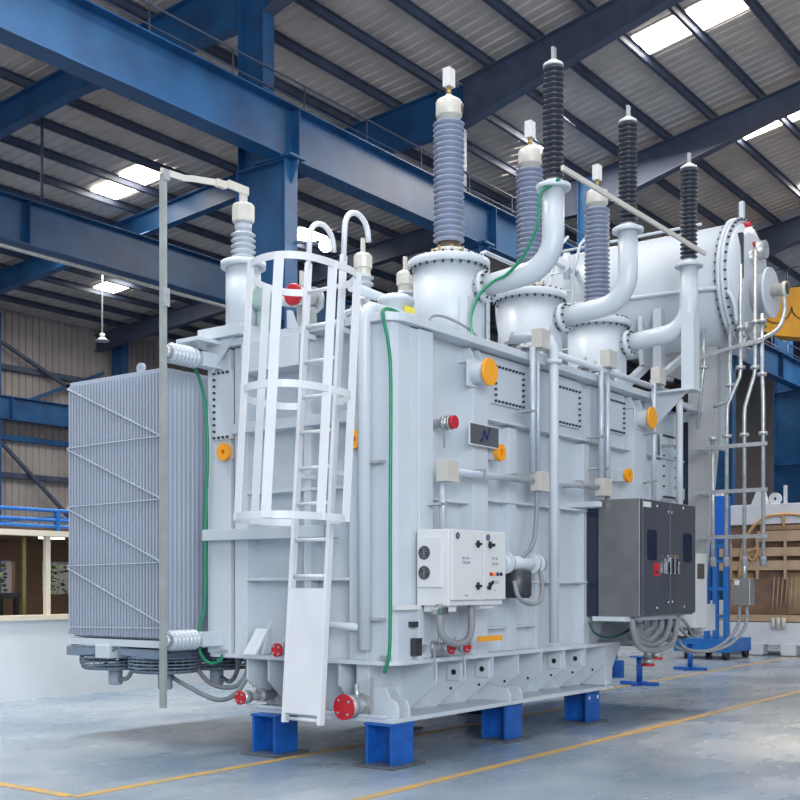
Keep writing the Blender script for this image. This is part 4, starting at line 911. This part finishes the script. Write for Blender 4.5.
for y in (3.75, 3.68, 3.6, 2.62, 2.52, 2.42, 2.32, 2.22, 2.12, 2.0): MB().tube([(18.08, y, 1.8), (18.1, y+.06, 1.2-.4*abs(math.sin(y*4))*.5)], .014, 6).build('lead_cable', TAN, t)
for k, (pts) in enumerate((((17.95, 3.4, 1.8), (17.9, 3.3, 2.5), (17.9, 3.1, 2.9), (17.9, 2.8, 3.15), (17.9, 2.4, 3.2), (17.9, 2.35, 2.95)), ((17.9, 2.7, 3.2), (17.9, 2.2, 3.22), (17.9, 1.5, 3.1)), ((17.9, 3.2, 2.3), (17.9, 3.05, 2.2), (17.9, 2.95, 2.45), (17.9, 3.2, 2.4)))):
    MB().tube(spline(pts), .035, 8).build('lead_loop', mat('tan_lead', (.55, .33, .15), .6), t)
for y in (2.35, 2.47, 2.59): MB().cyl((17.9, y, .62), (17.9, y, .88), .05, 12).build('terminal_bushing', CREAM, t)
mm = MB().box(17.95, 18.02, 3.58, 3.72, 2.6, 2.85); mm.build('lead_clamp', BROWN, t)
# bridge crane
t = thing('bridge_crane', (28, 2, 10.66), 'yellow overhead bridge crane girder at the right edge, riding the blue girder', 'crane')
MB().prism([(8.7, 10.75), (8.7, 10.95), (-13, 10.95), (-13, 9.0), (3.4, 9.0), (6.0, 9.55), (7.4, 10.45)], 'x', 28, 28.9).build('bridge_girder', CRANEY, t, .01)
MB().box(27.2, 29.7, 8.15, 8.65, 10.66, 11.0).build('end_carriage', CRANEY, t)
mm = MB()
for i in range(12): mm.box(28.0, 28.03, 6.5-i*1.0, 6.53-i*1.0, 10.95, 11.6)
mm.box(28, 28.03, -13, 7.0, 11.57, 11.6); mm.build('crane_rail_guard', DARK, t)
mm = MB()
for i in range(8): mm.tube(arc((27.96, 5.8-.9*i, 10.35), .45, PI, 2*PI, (0, 1, 0), (0, 0, 1), 8), .015, 5)
mm.build('festoon_cable', BLACK, t)
# lamps
t = thing('pendant_lamp', (15.2, 22.85, 9.2), 'small pendant lamp on a thin rod above the radiator', 'lamp')
MB().tube([(15.2, 22.85, 9.5), (15.2, 22.85, zr(22.85)-.19)], .03, 6).build('rod', GALV, t)
MB().lathe([(.07, 9.38), (.10, 9.52), (.02, 9.56)], (15.2, 22.85, 0), n=16).lathe([(.24, 9.30), (.08, 9.42)], (15.2, 22.85, 0), n=20).build('shade', GALV, t)
def flood(x, y, z, label, r=.22):
    t = thing('flood_lamp', (x, y, z), label, 'lamp')
    MB().lathe([(r*1.1, 0), (r*1.15, .12), (r*.5, .2)], (x, y, z), (.7, .6, .3), 20).build('housing', GALV, t)
    MB().lathe([(r, 0), (r, -.01)], (x-.007, y-.006, z-.003), (.7, .6, .3), 20).build('lens', LAMPE, t)
    return t
t = flood(8.2, 7.72, 7.95, 'bright flood lamp beside the blue column behind the ladder', .12); MB().bar((8.3, 7.8, 8.0), (7.85, 8.12, 8.0), .05, .05).build('arm', NAVYST, t)
t = flood(37.6, 7.1, 7.2, 'small bright flood lamp on the far column at the right edge', .16); MB().bar((37.7, 7.2, 7.25), (38.45, 8.1, 7.25), .06, .06).build('arm', NAVYST, t)
# thin services under the second girder
struct(MB().tube([(-6, 16.0, 9.12), (52, 16.0, 9.12)], .05, 8).build('trim_10', GALV), 'thin grey pipe running under the second blue girder', 'pipe')
struct(MB().tube([(8.35, 16.5, 10.45), (8.35, 16.5, 12.9)], .035, 6).build('trim_11', NAVYST), 'thin hanger rod above the second girder at the upper left', 'rod')
